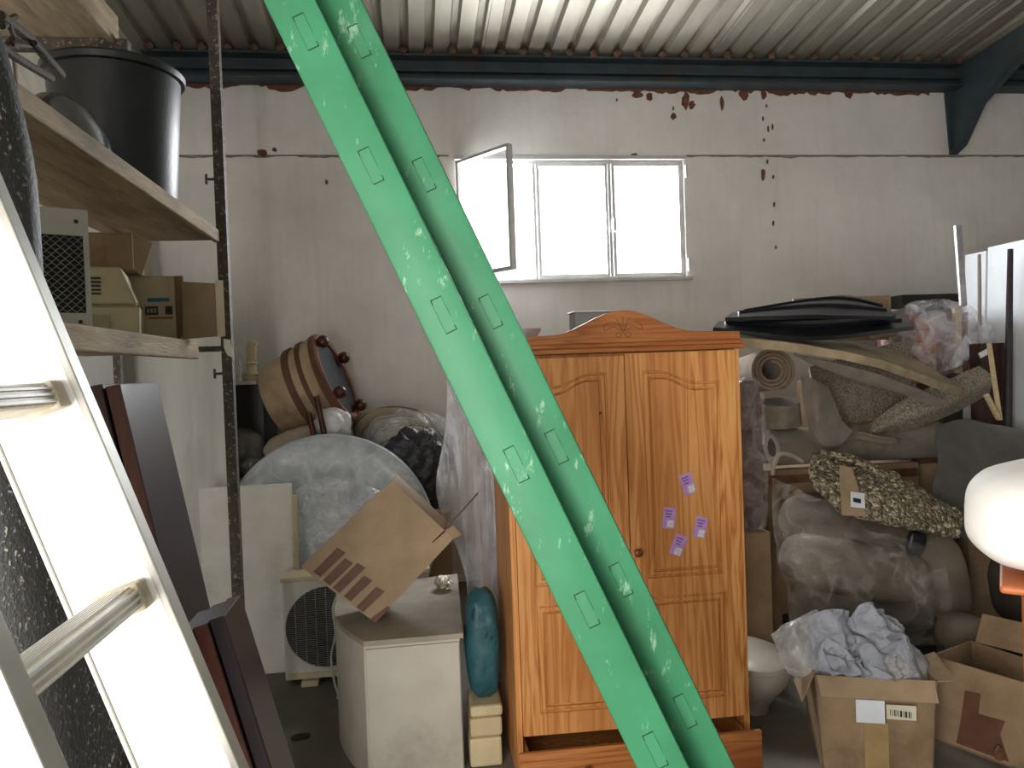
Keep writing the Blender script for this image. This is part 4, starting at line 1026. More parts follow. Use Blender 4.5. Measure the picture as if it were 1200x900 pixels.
# things behind the wardrobe crown
zw = ZT + .04
bwm = mat('white_bowl', '#d7dade', '#c2c6ca', 8, .4)
bc = P(614, 388, 3.38)
MB().lathe([(0, 0), (.05, 0), (.06, .01), (.085, .055), (.081, .055), (.055, .014), (0, .012)], Matrix.Translation(V((bc.x - .01, 3.36, zw + .03))) , 28).build('white_bowl', bwm, smooth=True, label='white bowl standing on a box on top of the wardrobe', cat='bowl')
MB().box((bc.x, 3.36, zw + .0155), (.16, .16, .029)).build('flat_box', cardboard, label='flat box under the white bowl on top of the wardrobe', cat='box')
gb = P(684, 374, 3.4)
g_ = thing('grey_tray', 'grey plastic tray with white rim behind the wardrobe crown', 'tray', (gb.x + .05, 3.42, zw))
gz = P(684, 367, 3.4).z
MB().box((gb.x + .05, 3.42, (zw + gz) / 2 + .001), (.20, .14, gz - zw)).build('body', mat('tray_grey', '#8f9692', '#7d8480'), g_, bevel=.01)
MB().box((gb.x + .05, 3.42, gz + .004), (.212, .152, .008)).build('rim', bwm, g_, bevel=.003)

# ================================================================== right hand pile
carpet_grey = mat('carpet_grey', '#8c8070', '#74695a', 8, .95, bump=.6, bscale=160, sheen=.2, dirt='#5f5548')
carpet_tan = mat('carpet_tan', '#8a7660', '#6f5d4a', 8, .95, bump=.5, bscale=140, sheen=.2)
def weave_mat():
    s = NT('waffle_carpet'); co = s.coord()
    vo = s.n('ShaderNodeTexVoronoi', Vector=co, Scale=85.0)
    n1 = s.n('ShaderNodeTexNoise', Vector=co, Scale=5.0, Detail=5.0)
    c = s.ramp(n1.outputs[0], [(.3, lin('#a89d8b')), (.7, lin('#8d8271'))])
    c = s.mix(s.ramp(vo.outputs['Distance'], [(.25, (0, 0, 0, 1)), (.7, (.7, .7, .7, 1))]), c, lin('#544b3f'))
    s.l(c, s.b.inputs['Base Color']); s.b.inputs['Roughness'].default_value = .95
    bp = s.n('ShaderNodeBump', Strength=.8, Distance=.01, invert=True); s.l(vo.outputs['Distance'], bp.inputs['Height']); s.l(bp.outputs[0], s.b.inputs['Normal'])
    return s.m
weave = weave_mat()
def shag_mat():
    s = NT('shaggy_rug'); co = s.coord()
    vo = s.n('ShaderNodeTexVoronoi', Vector=co, Scale=62.0); n1 = s.n('ShaderNodeTexNoise', Vector=co, Scale=30.0, Detail=3.0)
    c = s.ramp(vo.outputs['Color'], [(.15, lin('#5d5340')), (.5, lin('#8d8066')), (.85, lin('#cdc3a8'))])
    c = s.mix(s.ramp(n1.outputs[0], [(.45, (0, 0, 0, 1)), (.65, (.7, .7, .7, 1))]), c, lin('#4b412f'))
    s.l(c, s.b.inputs['Base Color']); s.b.inputs['Roughness'].default_value = .95
    bp = s.n('ShaderNodeBump', Strength=1.0, Distance=.02, invert=True); s.l(vo.outputs['Distance'], bp.inputs['Height']); s.l(bp.outputs[0], s.b.inputs['Normal'])
    return s.m
shag = shag_mat()
felt = mat('grey_felt', '#5d5a55', '#4b4844', 6, .98, bump=.4, bscale=120, sheen=.2)

# cartons at the core of the heap
def bigbox(x0, x1, y0, y1, z0, z1, lb, mt=cardboard_dark):
    t = thing('cardboard_box', lb, 'box', ((x0 + x1) / 2, (y0 + y1) / 2, z0))
    MB().box(((x0 + x1) / 2, (y0 + y1) / 2, (z0 + z1) / 2), (x1 - x0, y1 - y0, z1 - z0 - .002)).build('body', mt, t, bevel=.006)
    MB().box(((x0 + x1) / 2, y0 - .001, z1 - .06), (x1 - x0 - .02, .003, .05)).build('tape_strip', tape_brown, t)
    return t
bigbox(1.95, 3.0, 4.60, 5.45, 0, .62, 'big brown carton on the floor behind the wrapped armchair')
bigbox(1.95, 3.0, 4.60, 5.45, .62, 1.12, 'big brown carton stacked behind the horizontal carpet roll')
bigbox(3.02, 3.5, 4.38, 5.3, 0, 1.06, 'tall brown carton behind the grey felt blanket')
zr = 1.12
# horizontal carpet roll
r0, r1_ = P(905, 527, 4.55), P(1098, 524, 4.45)
rr = .115
def spiral_roll(name, a, b, r, mt, label, turns=3.2, tk=.014, hint=(0, 0, 1)):
    t = thing(name, label, 'carpet', (a + b) / 2 - V((0, 0, r)))
    ax_ = (b - a).normalized(); M = frame(a, ax_, hint); L_ = (b - a).length
    n = int(turns * 30); pts = []
    for i in range(n + 1):
        th = 2 * math.pi * i / 30; q = r - tk * 1.25 * (turns - i / 30)
        pts.append((q, th))
    vs = []; fs = []
    for z in (0, L_):
        for q, th in pts: vs.append(M @ V((q * math.cos(th), q * math.sin(th), z)))
        for q, th in pts: vs.append(M @ V(((q - tk) * math.cos(th), (q - tk) * math.sin(th), z)))
    k = n + 1
    for i in range(n):
        fs += [(i, i + 1, 2 * k + i + 1, 2 * k + i), (k + i, 3 * k + i, 3 * k + i + 1, k + i + 1), (i, k + i, k + i + 1, i + 1), (2 * k + i, 2 * k + i + 1, 3 * k + i + 1, 3 * k + i)]
    fs += [(0, 2 * k, 3 * k, k), (n, k + n, 3 * k + n, 2 * k + n)]
    MB().add(vs, fs).build('rolled_pile', mt, t, smooth=True, auto=50)
    return t
spiral_roll('carpet_roll', V((P(905, 527, 4.26).x, 4.26, 1.018 + rr)), V((P(1098, 524, 4.26).x, 4.26, 1.018 + rr)), rr, carpet_grey, 'grey carpet roll lying flat across the heap above the shaggy rug')
# brown roll pointing at the aisle, end hole in view
e0 = P(905, 434, 3.95); e1_ = P(912, 470, 4.75)
spiral_roll('carpet_roll', e0, e0 + V((.10, .62, -.04)), .125, carpet_tan, 'brown carpet roll with open end showing beside the wardrobe', 3.4, .016)
# beige roll stub below it
s0 = P(915, 480, 4.05)
MB().tube([P(912, 471, 4.22), P(913, 497, 4.24)], [.118, .125], 28).build('carpet_stub', carpet_grey, smooth=True, label='upright stub of grey carpet under the brown roll', cat='carpet')
bigbox(1.99, 2.98, 4.24, 4.58, 0, 1.01, 'tan carton under the horizontal carpet roll', cardboard_dirty)
# draped carpets
MB().sheet([[P(938, 440, 4.05), P(955, 445, 3.98), P(972, 455, 4.05)], [P(942, 475, 4.0), P(960, 480, 3.92), P(978, 470, 4.02)], [P(948, 505, 4.0), P(965, 520, 3.95), P(985, 490, 4.02)], [P(962, 528, 4.05), P(985, 522, 4.02), P(1000, 505, 4.06)]], 24, 18, .02, .008, 8).build(
    'carpet_offcut', carpet_grey, smooth=True, label='folded grey carpet offcut hanging over the carpet rolls', cat='carpet')
MB().sheet([[P(948, 430, 4.35), P(985, 420, 4.4), P(1035, 405, 4.42), P(1066, 398, 4.44)], [P(955, 465, 4.25), P(1000, 455, 4.3), P(1040, 445, 4.34), P(1072, 440, 4.36)], [P(965, 500, 4.3), P(1005, 495, 4.35), P(1042, 490, 4.36), P(1078, 485, 4.38)]], 24, 30, .018, .012, 5).build(
    'waffle_carpet', weave, smooth=True, label='waffle textured grey carpet draped in the middle of the heap', cat='carpet')
MB().sheet([[P(1018, 498, 4.05), P(1060, 468, 4.06), P(1110, 445, 4.1), P(1148, 428, 4.15)], [P(1022, 506, 4.0), P(1065, 487, 3.99), P(1118, 468, 4.0), P(1162, 442, 4.1)], [P(1030, 508, 4.06), P(1075, 500, 4.08), P(1120, 484, 4.10), P(1158, 462, 4.16)]], 20, 34, .03, .006, 6).build(
    'carpet_fold', weave, smooth=True, label='thick folded carpet with a rounded end pointing at the white sheets', cat='carpet')
MB().sheet([[P(1004, 503, 4.08), P(1018, 507, 4.05), P(1040, 514, 4.05)], [P(1004, 509, 4.02), P(1022, 513, 3.98), P(1050, 518, 4.0)], [P(1006, 516, 4.08), P(1026, 520, 4.05), P(1055, 524, 4.08)]], 14, 18, .025, .006, 7).build(
    'carpet_edge', carpet_tan, smooth=True, label='tan carpet edge folded under the waffle carpet', cat='carpet')
# thin mattress / foam slab drooping over everything
foam = mat('foam_beige', '#b8a684', '#8f7f66', 5, .9, bump=.2, bscale=50, dirt='#6f634f')
MB().sheet([[P(866, 391, 4.25), P(930, 396, 4.22), P(1000, 402, 4.2), P(1060, 415, 4.08), P(1120, 448, 3.96)], [P(866, 396, 3.72), P(925, 402, 3.72), P(1000, 414, 3.75), P(1055, 430, 3.8), P(1128, 456, 3.86)]], 14, 40, .045, .006, 5).build(
    'foam_mat', foam, smooth=True, auto=30, label='long thin beige foam mat sagging over the carpets', cat='mat')
MB().sheet([[P(930, 416, 3.82), P(985, 427, 3.82), P(1040, 443, 3.86), P(1112, 470, 3.93)], [P(945, 424, 3.86), P(990, 440, 3.86), P(1045, 454, 3.90), P(1105, 474, 3.94)], [P(960, 430, 3.9), P(995, 445, 3.9), P(1045, 458, 3.94), P(1090, 476, 3.96)]], 12, 30, .012, .005, 6).build(
    'carpet_flap', carpet_grey, smooth=True, label='grey carpet flap hanging under the edge of the foam mat', cat='carpet')
# black corrugated trays
blk = mat('black_tray', '#15181d', '#20242a', 5, .3, spec=.6)
for k, (nr_, fr_, lb) in enumerate((
    ([(836, 386, 3.86), (950, 397, 3.76), (1072, 385, 3.9)], [(850, 380, 4.3), (960, 372, 4.45), (1050, 372, 4.4)], 'black ribbed plastic tray on the foam mat, lower of two'),
    ([(850, 379, 3.92), (955, 376, 3.84), (1050, 378, 3.95)], [(870, 375, 4.3), (985, 352, 4.45), (1034, 366, 4.4)], 'black ribbed plastic tray lying on top of another tray'))):
    far = [P(*q_) + V((0, 0, .012 + .02 * k)) for q_ in fr_]
    near = [P(*q_) + V((0, 0, .012 + .02 * k)) for q_ in nr_]
    t = thing('black_tray', lb, 'tray', near[1], 'black plastic trays')
    MB().sheet([near, [(a + b) / 2 + V((0, 0, .02)) for a, b in zip(near, far)], far], 14, 24, .022, .004, 4).build('tray_body', blk, t, smooth=True, auto=30)
    for q in (.3, .65):
        G = surf([near, [(a + b) / 2 + V((0, 0, .02)) for a, b in zip(near, far)], far], 20, 24)
        row = G[int(20 * q)]; MB().tube([p + V((0, 0, .004)) for p in row[1:-1]], .010, 6).build('rib', blk, t, smooth=True)
# cardboard sheet behind
MB().box3(P(930, 350, 4.75), P(1044, 346, 4.72), P(936, 402, 4.75), .03).build('cardboard_sheet', cardboard, label='flat folded cardboard sheet standing behind the black trays', cat='cardboard', bevel=.003)
MB().box3(P(1010, 356, 4.66), P(1040, 351, 4.64), P(1018, 398, 4.62), .03).build('cardboard_sheet', cardboard_dirty, label='narrower cardboard sheet bent beside the film wrapped crate', cat='cardboard', bevel=.003)
lamp_c = P(938, 360, 4.5)
lw = thing('white_lamp_shade', 'small white lid with a knob behind the black trays', 'lid', lamp_c + V((0, 0, -.06)))
MB().lathe([(0, 0), (.075, 0), (.07, .012), (.03, .04), (.012, .05), (0, .052)], Matrix.Translation(lamp_c + V((0, 0, -.05))), 24).build('lid', bwm, lw, smooth=True)
MB().blob(lamp_c + V((.01, 0, .02)), (.04, .04, .05), n=(14, 10)).build('knob', bwm, lw, smooth=True)
# film wrapped wooden crate
cr0 = P(1066, 352, 4.5); crz = P(1110, 440, 4.45).z
wcr = thing('wrapped_crate', 'brown wooden crate of blocks wrapped in clear plastic on the heap', 'crate', V((P(1105, 430, 4.5).x, 4.65, crz)))
redbrown = mat('crate_wood', '#7a4a2e', '#5a3320', 10, .5, stretch=(1, 1, 6))
cw_ = P(1140, 400, 4.5).x - P(1072, 400, 4.5).x; chz = P(1110, 366, 4.5).z - crz; cx0_ = P(1072, 400, 4.5).x
MB().box((cx0_ + cw_ / 2, 4.72, crz + chz / 2), (cw_, .36, chz)).build('crate_body', redbrown, wcr, bevel=.004)
MB().box((cx0_ + cw_ * .78, 4.525, crz + chz * .55), (.045, .025, chz * 1.05)).build('corner_post', lum, wcr)
for k in range(5):
    MB().box((cx0_ + cw_ * .22, 4.52 + .006 * (k % 2), crz + .03 + k * chz * .19), (.13 - .01 * (k % 2), .03, chz * .17)).build('wood_block', mat('wood_block', '#a8693f', '#8c5230', 12, .45), wcr, bevel=.003)
MB().blob((cx0_ + cw_ * .52, 4.66, crz + chz * .60), (cw_ * 1.14, .42, chz * 1.12), (0, 0, 0), 3.2, .035, 6, (60, 34), 8, True).build('plastic_wrap', film('film_bright', '#eceaf0', .06, .5, .15, 6, .8), wcr, smooth=True, auto=80)
MB().sheet([[P(1135, 356, 4.45), P(1152, 372, 4.4), P(1168, 390, 4.4)], [P(1132, 390, 4.42), P(1145, 400, 4.38), P(1160, 402, 4.4)], [P(1105, 436, 4.35), P(1120, 430, 4.35), P(1140, 415, 4.4)]], 20, 16, .002, .015, 10, 3, True).build('loose_film', film('film_bright', ''), wcr, smooth=True, auto=80)
bigbox(2.72, 3.40, 4.58, 5.2, 1.125, crz - .014, 'carton holding up the film wrapped crate', cardboard_dirty)
dkb = P(1095, 345, 5.4)
MB().box((P(1090, 352, 5.5).x, 5.6, P(1090, 345, 5.5).z / 2), (.5, .25, P(1090, 345, 5.5).z)).build('dark_cupboard', dkm, label='tall dark cupboard against the back wall behind the film wrapped crate', cat='cupboard')

# white sheets standing along the right side
sheetm = mat('white_sheet', '#e3e8ec', '#d6dbe0', 3, .4, dirt='#cfc8b8')
XS = P(1131, 300, 4.75).x
ed = [(4.75, 4.56, 0), (4.55, 4.22, .006), (4.21, 3.86, .0), (3.85, 3.3, .012)]
for k, (y1, y0, dx) in enumerate(ed):
    zt_s = P(1131, 299, 4.75).z + (.02 * (k % 2))
    MB().hexa([V((XS + dx - .10, y0, 0)), V((XS + dx - .10, y1, 0)), V((XS + dx - .06, y1, 0)), V((XS + dx - .06, y0, 0))], [V((XS + dx, y0, zt_s)), V((XS + dx, y1, zt_s)), V((XS + dx + .04, y1, zt_s)), V((XS + dx + .04, y0, zt_s))]).build(
        'white_sheet', sheetm, label=['narrow white sheet standing beside the aluminium bar', 'white sheet between two dark gaps along the right side', 'white sheet with a brown stain beside the dark pole', 'wide white sheet standing nearest the orange chair'][k], cat='panel', group='white sheets along the right side', bevel=.002)
pole_d = mat('dark_pole', '#3a3034', '#2a2225', 10, .6)
MB().tube([P(1184, 292, 4.22), P(1181, 480, 4.20), V((P(1181, 480, 4.20).x - .03, 4.20, 0))], [.016, .024, .026], 10).build('dark_pole', pole_d, smooth=True, label='thin dark pole standing against the white sheets', cat='pole')
MB().tube([P(1151, 298, 4.40) + V((-.02, 0, 0)), V((P(1155, 420, 4.40).x - .05, 4.40, 1.062))], [.010, .014], 8).build('thin_pole', mat('brownish_pole', '#9a8f88', '#857a72'), smooth=True, label='thin pale brown rod standing against the white sheets', cat='rod')
MB().box3(P(1120, 264, 4.40), P(1127, 264, 4.40), P(1134, 358, 4.36), .02).build('aluminium_bar', mat('bar_alu', '#b5b0b2', '#8f8a8c', 12, .4, metal=.5), label='tall aluminium bar sticking up out of the heap', cat='bar')
MB().tube([P(1159, 402, 3.95), P(1172, 492, 3.95)], .017, 4).build('wooden_lath', lum, label='pale wooden lath leaning in front of the white sheets', cat='stick')
MB().tube([P(1156, 463, 3.9), P(1170, 490, 3.92)], .016, 6).build('short_stick', lum, label='short wooden stick beside the pale lath', cat='stick')
MB().box((P(1160, 440, 4.28).x, 4.30, P(1160, 402, 4.25).z / 2), (.16, .1, P(1160, 402, 4.15).z)).build('dark_plank', redwood, label='dark wooden plank standing behind the pale lath', cat='plank', bevel=.003)
MB().box3(P(1147, 414, 4.243), P(1158, 408, 4.243), P(1149, 420, 4.243), .0075).build('white_tag', bwm, label='small white plastic tag on the dark plank', cat='tag')

# grey felt blanket over a carton
MB().sheet([[P(1098, 500, 4.12), P(1130, 490, 4.12), P(1165, 497, 4.14), P(1215, 505, 4.05)], [P(1096, 508, 3.98), P(1130, 495, 3.95), P(1165, 508, 3.95), P(1215, 515, 3.9)], [P(1100, 545, 3.9), P(1135, 540, 3.86), P(1170, 545, 3.86), P(1215, 555, 3.8)], [P(1095, 580, 3.88), P(1130, 598, 3.84), P(1170, 610, 3.82), P(1215, 620, 3.78)], [P(1120, 625, 3.9), P(1150, 640, 3.86), P(1180, 650, 3.84), P(1215, 660, 3.8)]], 34, 34, .02, .014, 5).build(
    'felt_blanket', felt, smooth=True, label='dark grey felt blanket draped over a carton near the white sheets', cat='blanket')
bigbox(P(1140, 700, 3.98).x, P(1140, 700, 3.98).x + .40, 4.0, 4.14, 0, P(1150, 528, 4.0).z - .04, 'carton hidden under the dark grey felt blanket')
# brown wrapped pack beside the wardrobe
zbp = P(878, 625, 3.75).z
bpx = P(880, 540, 3.78).x
bp_ = thing('brown_pack', 'tall brown paper pack in shiny film beside the wardrobe', 'package', (bpx, 3.86, zbp))
MB().blob((bpx, 3.86, (zbp + P(880, 446, 3.78).z) / 2), (.15, .2, P(880, 446, 3.78).z - zbp), (0, 0, 0), 5, .012, 7, (44, 34), 3).build('pack', mat('brown_paper', '#5d4236', '#4a342b', 6, .55, bump=.4, bscale=20), bp_, smooth=True)
MB().blob((bpx, 3.85, (zbp + P(880, 446, 3.78).z) / 2), (.165, .225, (P(880, 446, 3.78).z - zbp) * 1.02), (0, 0, 0), 5, .016, 10, (44, 34), 5, True).build('plastic_wrap', film('film_thin', '#cfc8c6', .02, .30, .15, 9, .8), bp_, smooth=True, auto=80)
bx0 = P(872, 680, 3.72).x
MB().box((bpx + .0, 3.87, zbp / 2), (.17, .22, zbp - .004)).build('cardboard_pillar', cardboard_dirty, label='narrow upright carton under the brown paper pack', cat='box', bevel=.003)

# hose loop
MB().tube(spline([P(905, 556, 3.74), P(907, 541, 3.72), P(915, 532, 3.72), P(928, 534, 3.74), P(940, 541, 3.76)], 24), .011, 8).build('grey_hose', mat('hose_grey', '#a39a88', '#8a8171', 10, .5), smooth=True, label='bent grey hose curling out beside the shaggy rug', cat='hose')

# wrapped armchair lying down
arm = mat('armchair_cloth', '#74685a', '#5e5347', 5, .9, bump=.3, bscale=90, dirt='#4d443b')
ac_ = P(1010, 650, 3.95)
ach = thing('wrapped_armchair', 'grey beige armchair bundled in clear plastic lying under the shaggy rug', 'armchair', (ac_.x, 4.0, 0))
MB().blob(P(1000, 622, 3.99), (.82, .44, .30), (R(20), R(11), 0), 3.0, .014, 4, (54, 32), 1).build('seat_cushion', arm, ach, smooth=True)
MB().blob(P(1002, 665, 3.80), (.80, .36, .30), (0, R(13), 0), 3.0, .012, 5, (54, 28), 2).build('arm_roll', arm, ach, smooth=True)
MB().blob(P(1092, 675, 3.85), (.22, .45, .52), (0, R(-8), 0), 3.0, .012, 5, (40, 28), 3).build('side_arm', arm, ach, smooth=True)
MB().blob(P(1010, 716, 4.05), (.80, .36, .38), (0, R(6), 0), 3.6, .012, 4, (50, 28), 4).build('back', arm, ach, smooth=True)
MB().box((ac_.x, 4.02, .09), (.70, .38, .17)).build('base', dkm, ach, bevel=.01)
MB().blob(P(1073, 636, 3.70), (.10, .05, .13), (0, R(15), 0), 3, .004, 6, (20, 14)).build('dark_patch', mat('patch_black', '#18181a', rough=.4), ach, smooth=True)
MB().sheet([[P(905, 562, 3.92), P(950, 580, 3.80), P(1030, 625, 3.72), P(1090, 638, 3.72), P(1122, 645, 3.78)], [P(905, 610, 3.80), P(960, 630, 3.68), P(1030, 648, 3.64), P(1090, 660, 3.64), P(1122, 668, 3.72)], [P(912, 650, 3.72), P(960, 675, 3.58), P(1030, 690, 3.57), P(1085, 700, 3.58), P(1118, 705, 3.66)], [P(922, 690, 3.72), P(965, 715, 3.62), P(1030, 725, 3.6), P(1085, 735, 3.62), P(1110, 745, 3.7)], [P(925, 735, 3.75), P(970, 745, 3.68), P(1030, 750, 3.68), P(1080, 755, 3.68), P(1105, 758, 3.72)]], 46, 60, .002, .03, 6, 7, True).build(
    'plastic_wrap', film('film_sofa', '#c4bcb2', .02, .22, .12, 5, 1.0), ach, smooth=True, auto=80)
# shaggy rug folded over the armchair
rug = thing('shaggy_rug', 'mottled shaggy rug folded over the armchair with a cardboard label', 'rug', P(1030, 600, 3.75))
MB().sheet([[P(952, 530, 3.900), P(1000, 532, 3.870), P(1060, 560, 3.810), P(1128, 600, 3.670)], [P(950, 548, 3.700), P(1000, 560, 3.650), P(1060, 580, 3.610), P(1128, 612, 3.630)], [P(958, 572, 3.610), P(1000, 590, 3.550), P(1055, 603, 3.530), P(1127, 618, 3.610)], [P(985, 602, 3.550), P(1015, 608, 3.510), P(1060, 616, 3.500), P(1125, 630, 3.580)]], 50, 80, .03, .008, 5, 3, False, .016).build('pile', shag, rug, smooth=True, auto=70)
MB().tube(spline([P(962, 530, 3.810), P(1000, 540, 3.750), P(1050, 566, 3.720), P(1090, 588, 3.710), P(1118, 606, 3.710)], 40), [.018 + .008 * noise.noise(V((i * .9, 0, 0))) for i in range(41)], 10).build('folded_edge', shag, rug, smooth=True)
MB().sheet([[P(984, 545, 3.610), P(998, 548, 3.605)], [P(985, 575, 3.535), P(1008, 578, 3.525)], [P(987, 604, 3.505), P(1015, 605, 3.500)]], 8, 5, .004).build('cardboard_label', cardboard, rug)
MB().sheet([[P(997, 576, 3.515), P(1013, 578, 3.510)], [P(997, 594, 3.498), P(1014, 596, 3.495)]], 3, 3, .002).build('paper_sticker', bwm, rug)
MB().sheet([[P(1000, 583, 3.505), P(1009, 585, 3.500)], [P(1000, 588, 3.500), P(1009, 590, 3.495)]], 2, 2, .002).build('sticker_print', ink, rug)

# toilet
tx = P(876, 770, 3.46).x + .01; tyy = 3.47
por = mat('porcelain', '#b9b3a6', '#a8a295', 5, .3, spec=.5, dirt='#8f887a')
to = thing('toilet_bowl', 'dusty white toilet bowl with closed lid beside the wardrobe', 'toilet', (tx, tyy, 0))
rimz = P(900, 778, 3.44).z
def oval(z, a, b, cy, n=40): return [V((tx + a * math.cos(2 * math.pi * i / n), tyy + cy + b * math.sin(2 * math.pi * i / n), z)) for i in range(n)]
def loft(loops):
    mb = MB(); n = len(loops[0]); vs = [p for l_ in loops for p in l_]; fs = [tuple(reversed(range(n))), tuple(range((len(loops) - 1) * n, len(loops) * n))]
    for i in range(len(loops) - 1):
        for j in range(n): fs.append((i * n + j, i * n + (j + 1) % n, (i + 1) * n + (j + 1) % n, (i + 1) * n + j))
    return mb.add(vs, fs)
loft([oval(0, .10, .16, .06), oval(.03, .105, .165, .06), oval(rimz * .4, .13, .19, .04), oval(rimz * .8, .172, .23, 0), oval(rimz, .18, .24, 0)]).build('bowl', por, to, smooth=True)
loft([oval(rimz + .002, .183, .243, 0), oval(rimz + .022, .186, .246, 0), oval(rimz + .026, .18, .24, 0)]).build('seat', por, to, smooth=True)
loft([oval(rimz + .028, .180, .240, 0), oval(rimz + .05, .178, .238, 0), oval(rimz + .062, .15, .21, 0), oval(rimz + .066, .08, .12, 0)]).build('lid', por, to, smooth=True)

# carton of grey cloth in a bag
bY = 2.80
b0, b1 = P(962, 800, bY), P(1087, 795, bY); zb = P(1020, 795, bY).z
bx_ = thing('cardboard_box', 'worn open cardboard carton with white labels stuffed with grey cloth', 'box', ((b0.x + b1.x) / 2, bY + .18, 0))
bw_ = b1.x - b0.x
x0_, x1_ = b0.x, b1.x
_rbm = Matrix.Rotation(R(-20), 3, 'Z'); _rbc = V(((x0_ + x1_) / 2, bY, 0))
def RB(p): return _rbc + _rbm @ (V(p) - _rbc)
mb = MB(); T = .006
for a in ((x0_, x1_, bY, bY + T, 0, zb), (x0_, x1_, bY + .34, bY + .34 + T, 0, zb), (x0_, x0_ + T, bY, bY + .34, 0, zb), (x1_ - T, x1_, bY, bY + .34, 0, zb), (x0_, x1_, bY, bY + .34, .0, T)):
    mb.box(((a[0] + a[1]) / 2, (a[2] + a[3]) / 2, (a[4] + a[5]) / 2), (a[1] - a[0], a[3] - a[2], a[5] - a[4]))
for i, p in enumerate(mb.v):
    p.x += (p.x - (x0_ + x1_) / 2) * (-.10) * (1 - p.z / zb) * 1 + .006 * noise.noise(p * 9); 
mb.v = [RB(p) for p in mb.v]
mb.build('body', cardboard_dirty, bx_)
q0 = [V((x0_ + .01, bY - .002, zb)), V((x1_ - .01, bY - .002, zb)), V((x1_ - .005, bY - .03, zb - .075)), V((x0_ + .02, bY - .035, zb - .07))]
MB().hexa([RB(p) for p in q0], [RB(p + V((0, .004, .001))) for p in q0]).build('flap', cardboard, bx_)
q0 = [V((x0_, bY + .01, zb)), V((x0_, bY + .2, zb)), V((x0_ - .055, bY + .19, zb - .10)), V((x0_ - .05, bY - .0, zb - .11))]
MB().hexa([RB(p) for p in q0], [RB(p + V((.004, 0, .002))) for p in q0]).build('flap', cardboard, bx_)
q0 = [V((x1_, bY + .0, zb)), V((x1_, bY + .25, zb)), V((x1_ + .06, bY + .24, zb + .03)), V((x1_ + .055, bY - .02, zb + .015))]
MB().hexa([RB(p) for p in q0], [RB(p + V((.002, 0, -.004))) for p in q0]).build('flap', cardboard_dirty, bx_)
def onface(xa, ya, xb, yb, nm, mt, yo): 
    p, q_ = P(xa, ya, bY - yo), P(xb, yb, bY - yo)
    return MB().box(RB(((p.x + q_.x) / 2, bY - yo, (p.z + q_.z) / 2)), (abs(q_.x - p.x), .002, abs(p.z - q_.z)), _rbm).build(nm, mt, bx_)
onface(1010, 823, 1040, 847, 'paper_label', bwm, .037)
l2 = onface(1041, 824, 1071, 838, 'barcode_label', mat('label_cream', '#cfc8b2', '#c2bba5'), .036)
rb_ = random.Random(4); xx = 1045
while xx < 1067:
    w_ = rb_.choice((.8, 1.4, 2.2)); p, q_ = P(xx, 829, bY - .037), P(xx + w_, 836, bY - .037)
    MB().box(RB(((p.x + q_.x) / 2, bY - .0385, (p.z + q_.z) / 2)), (q_.x - p.x, .001, abs(p.z - q_.z)), _rbm).build('bar', ink, l2); xx += w_ + rb_.choice((.8, 1.2))
onface(1015, 848, 1042, 935, 'tape_strip', mat('tape_pale', '#a48a61', '#8f774f', 10, .35), .0015 + .004)
# cloth
blue_cloth = mat('blue_grey_cloth', '#a3a6ae', '#84878f', 7, .95, bump=.5, bscale=60, dirt='#b3a99f')
cl = thing('grey_cloth', 'crumpled blue grey cloth heaped in the open carton', 'cloth', ((x0_ + x1_) / 2, bY + .17, zb - .1))
cc = RB(((x0_ + x1_) / 2, bY + .17, zb))
MB().blob(cc + V((0.0, .0, .0)), (bw_ * .84, .26, .24), (0, R(4), R(-20)), 2.6, .05, 7, (90, 50), 3, True).build('heap', blue_cloth, cl, smooth=True, auto=80)
for k, ctl in enumerate((
    [[(950, 725), (972, 714), (990, 716)], [(948, 748), (975, 740), (995, 745)], [(958, 775), (985, 770), (1000, 772)], [(975, 790), (1000, 786), (1010, 788)]],
    [[(995, 728), (1010, 708), (1032, 716)], [(1000, 738), (1020, 724), (1050, 736)], [(1015, 745), (1035, 738), (1062, 748)], [(1030, 752), (1045, 746), (1064, 757)]],
    [[(998, 745), (1020, 748), (1045, 752)], [(1004, 762), (1025, 766), (1055, 772)], [(1012, 780), (1035, 786), (1060, 788)], [(1015, 792), (1040, 798), (1066, 794)]],
    [[(968, 745), (990, 750), (1010, 768)], [(965, 765), (985, 772), (1012, 782)], [(975, 785), (995, 792), (1020, 796)]])):
    n_ = len(ctl)
    MB().sheet([[P(x, y, bY + .10 - .09 * i / (n_ - 1) + (.02 if k == 1 else 0) - .03 * (j == 1) - .03 * (k in (2, 3))) for j, (x, y) in enumerate(r_)] for i, r_ in enumerate(ctl)], 36, 36, .012, .032, 15, k * 3, True).build('cloth_fold', blue_cloth, cl, smooth=True, auto=80)
MB().sheet([[P(905, 745, 3.08), P(930, 728, 3.06), P(958, 716, 3.06)], [P(912, 765, 3.02), P(940, 755, 2.96), P(965, 745, 2.97)], [P(925, 785, 3.0), P(948, 785, 2.94), P(970, 775, 2.94)], [P(945, 792, 3.0), P(958, 795, 2.95), P(975, 790, 2.95)]], 26, 24, .002, .02, 9, 4, True).build(
    'plastic_bag', film('film_bag', '#b9b7b4', .3, .65, .2, 7, .7), cl, smooth=True, auto=80)
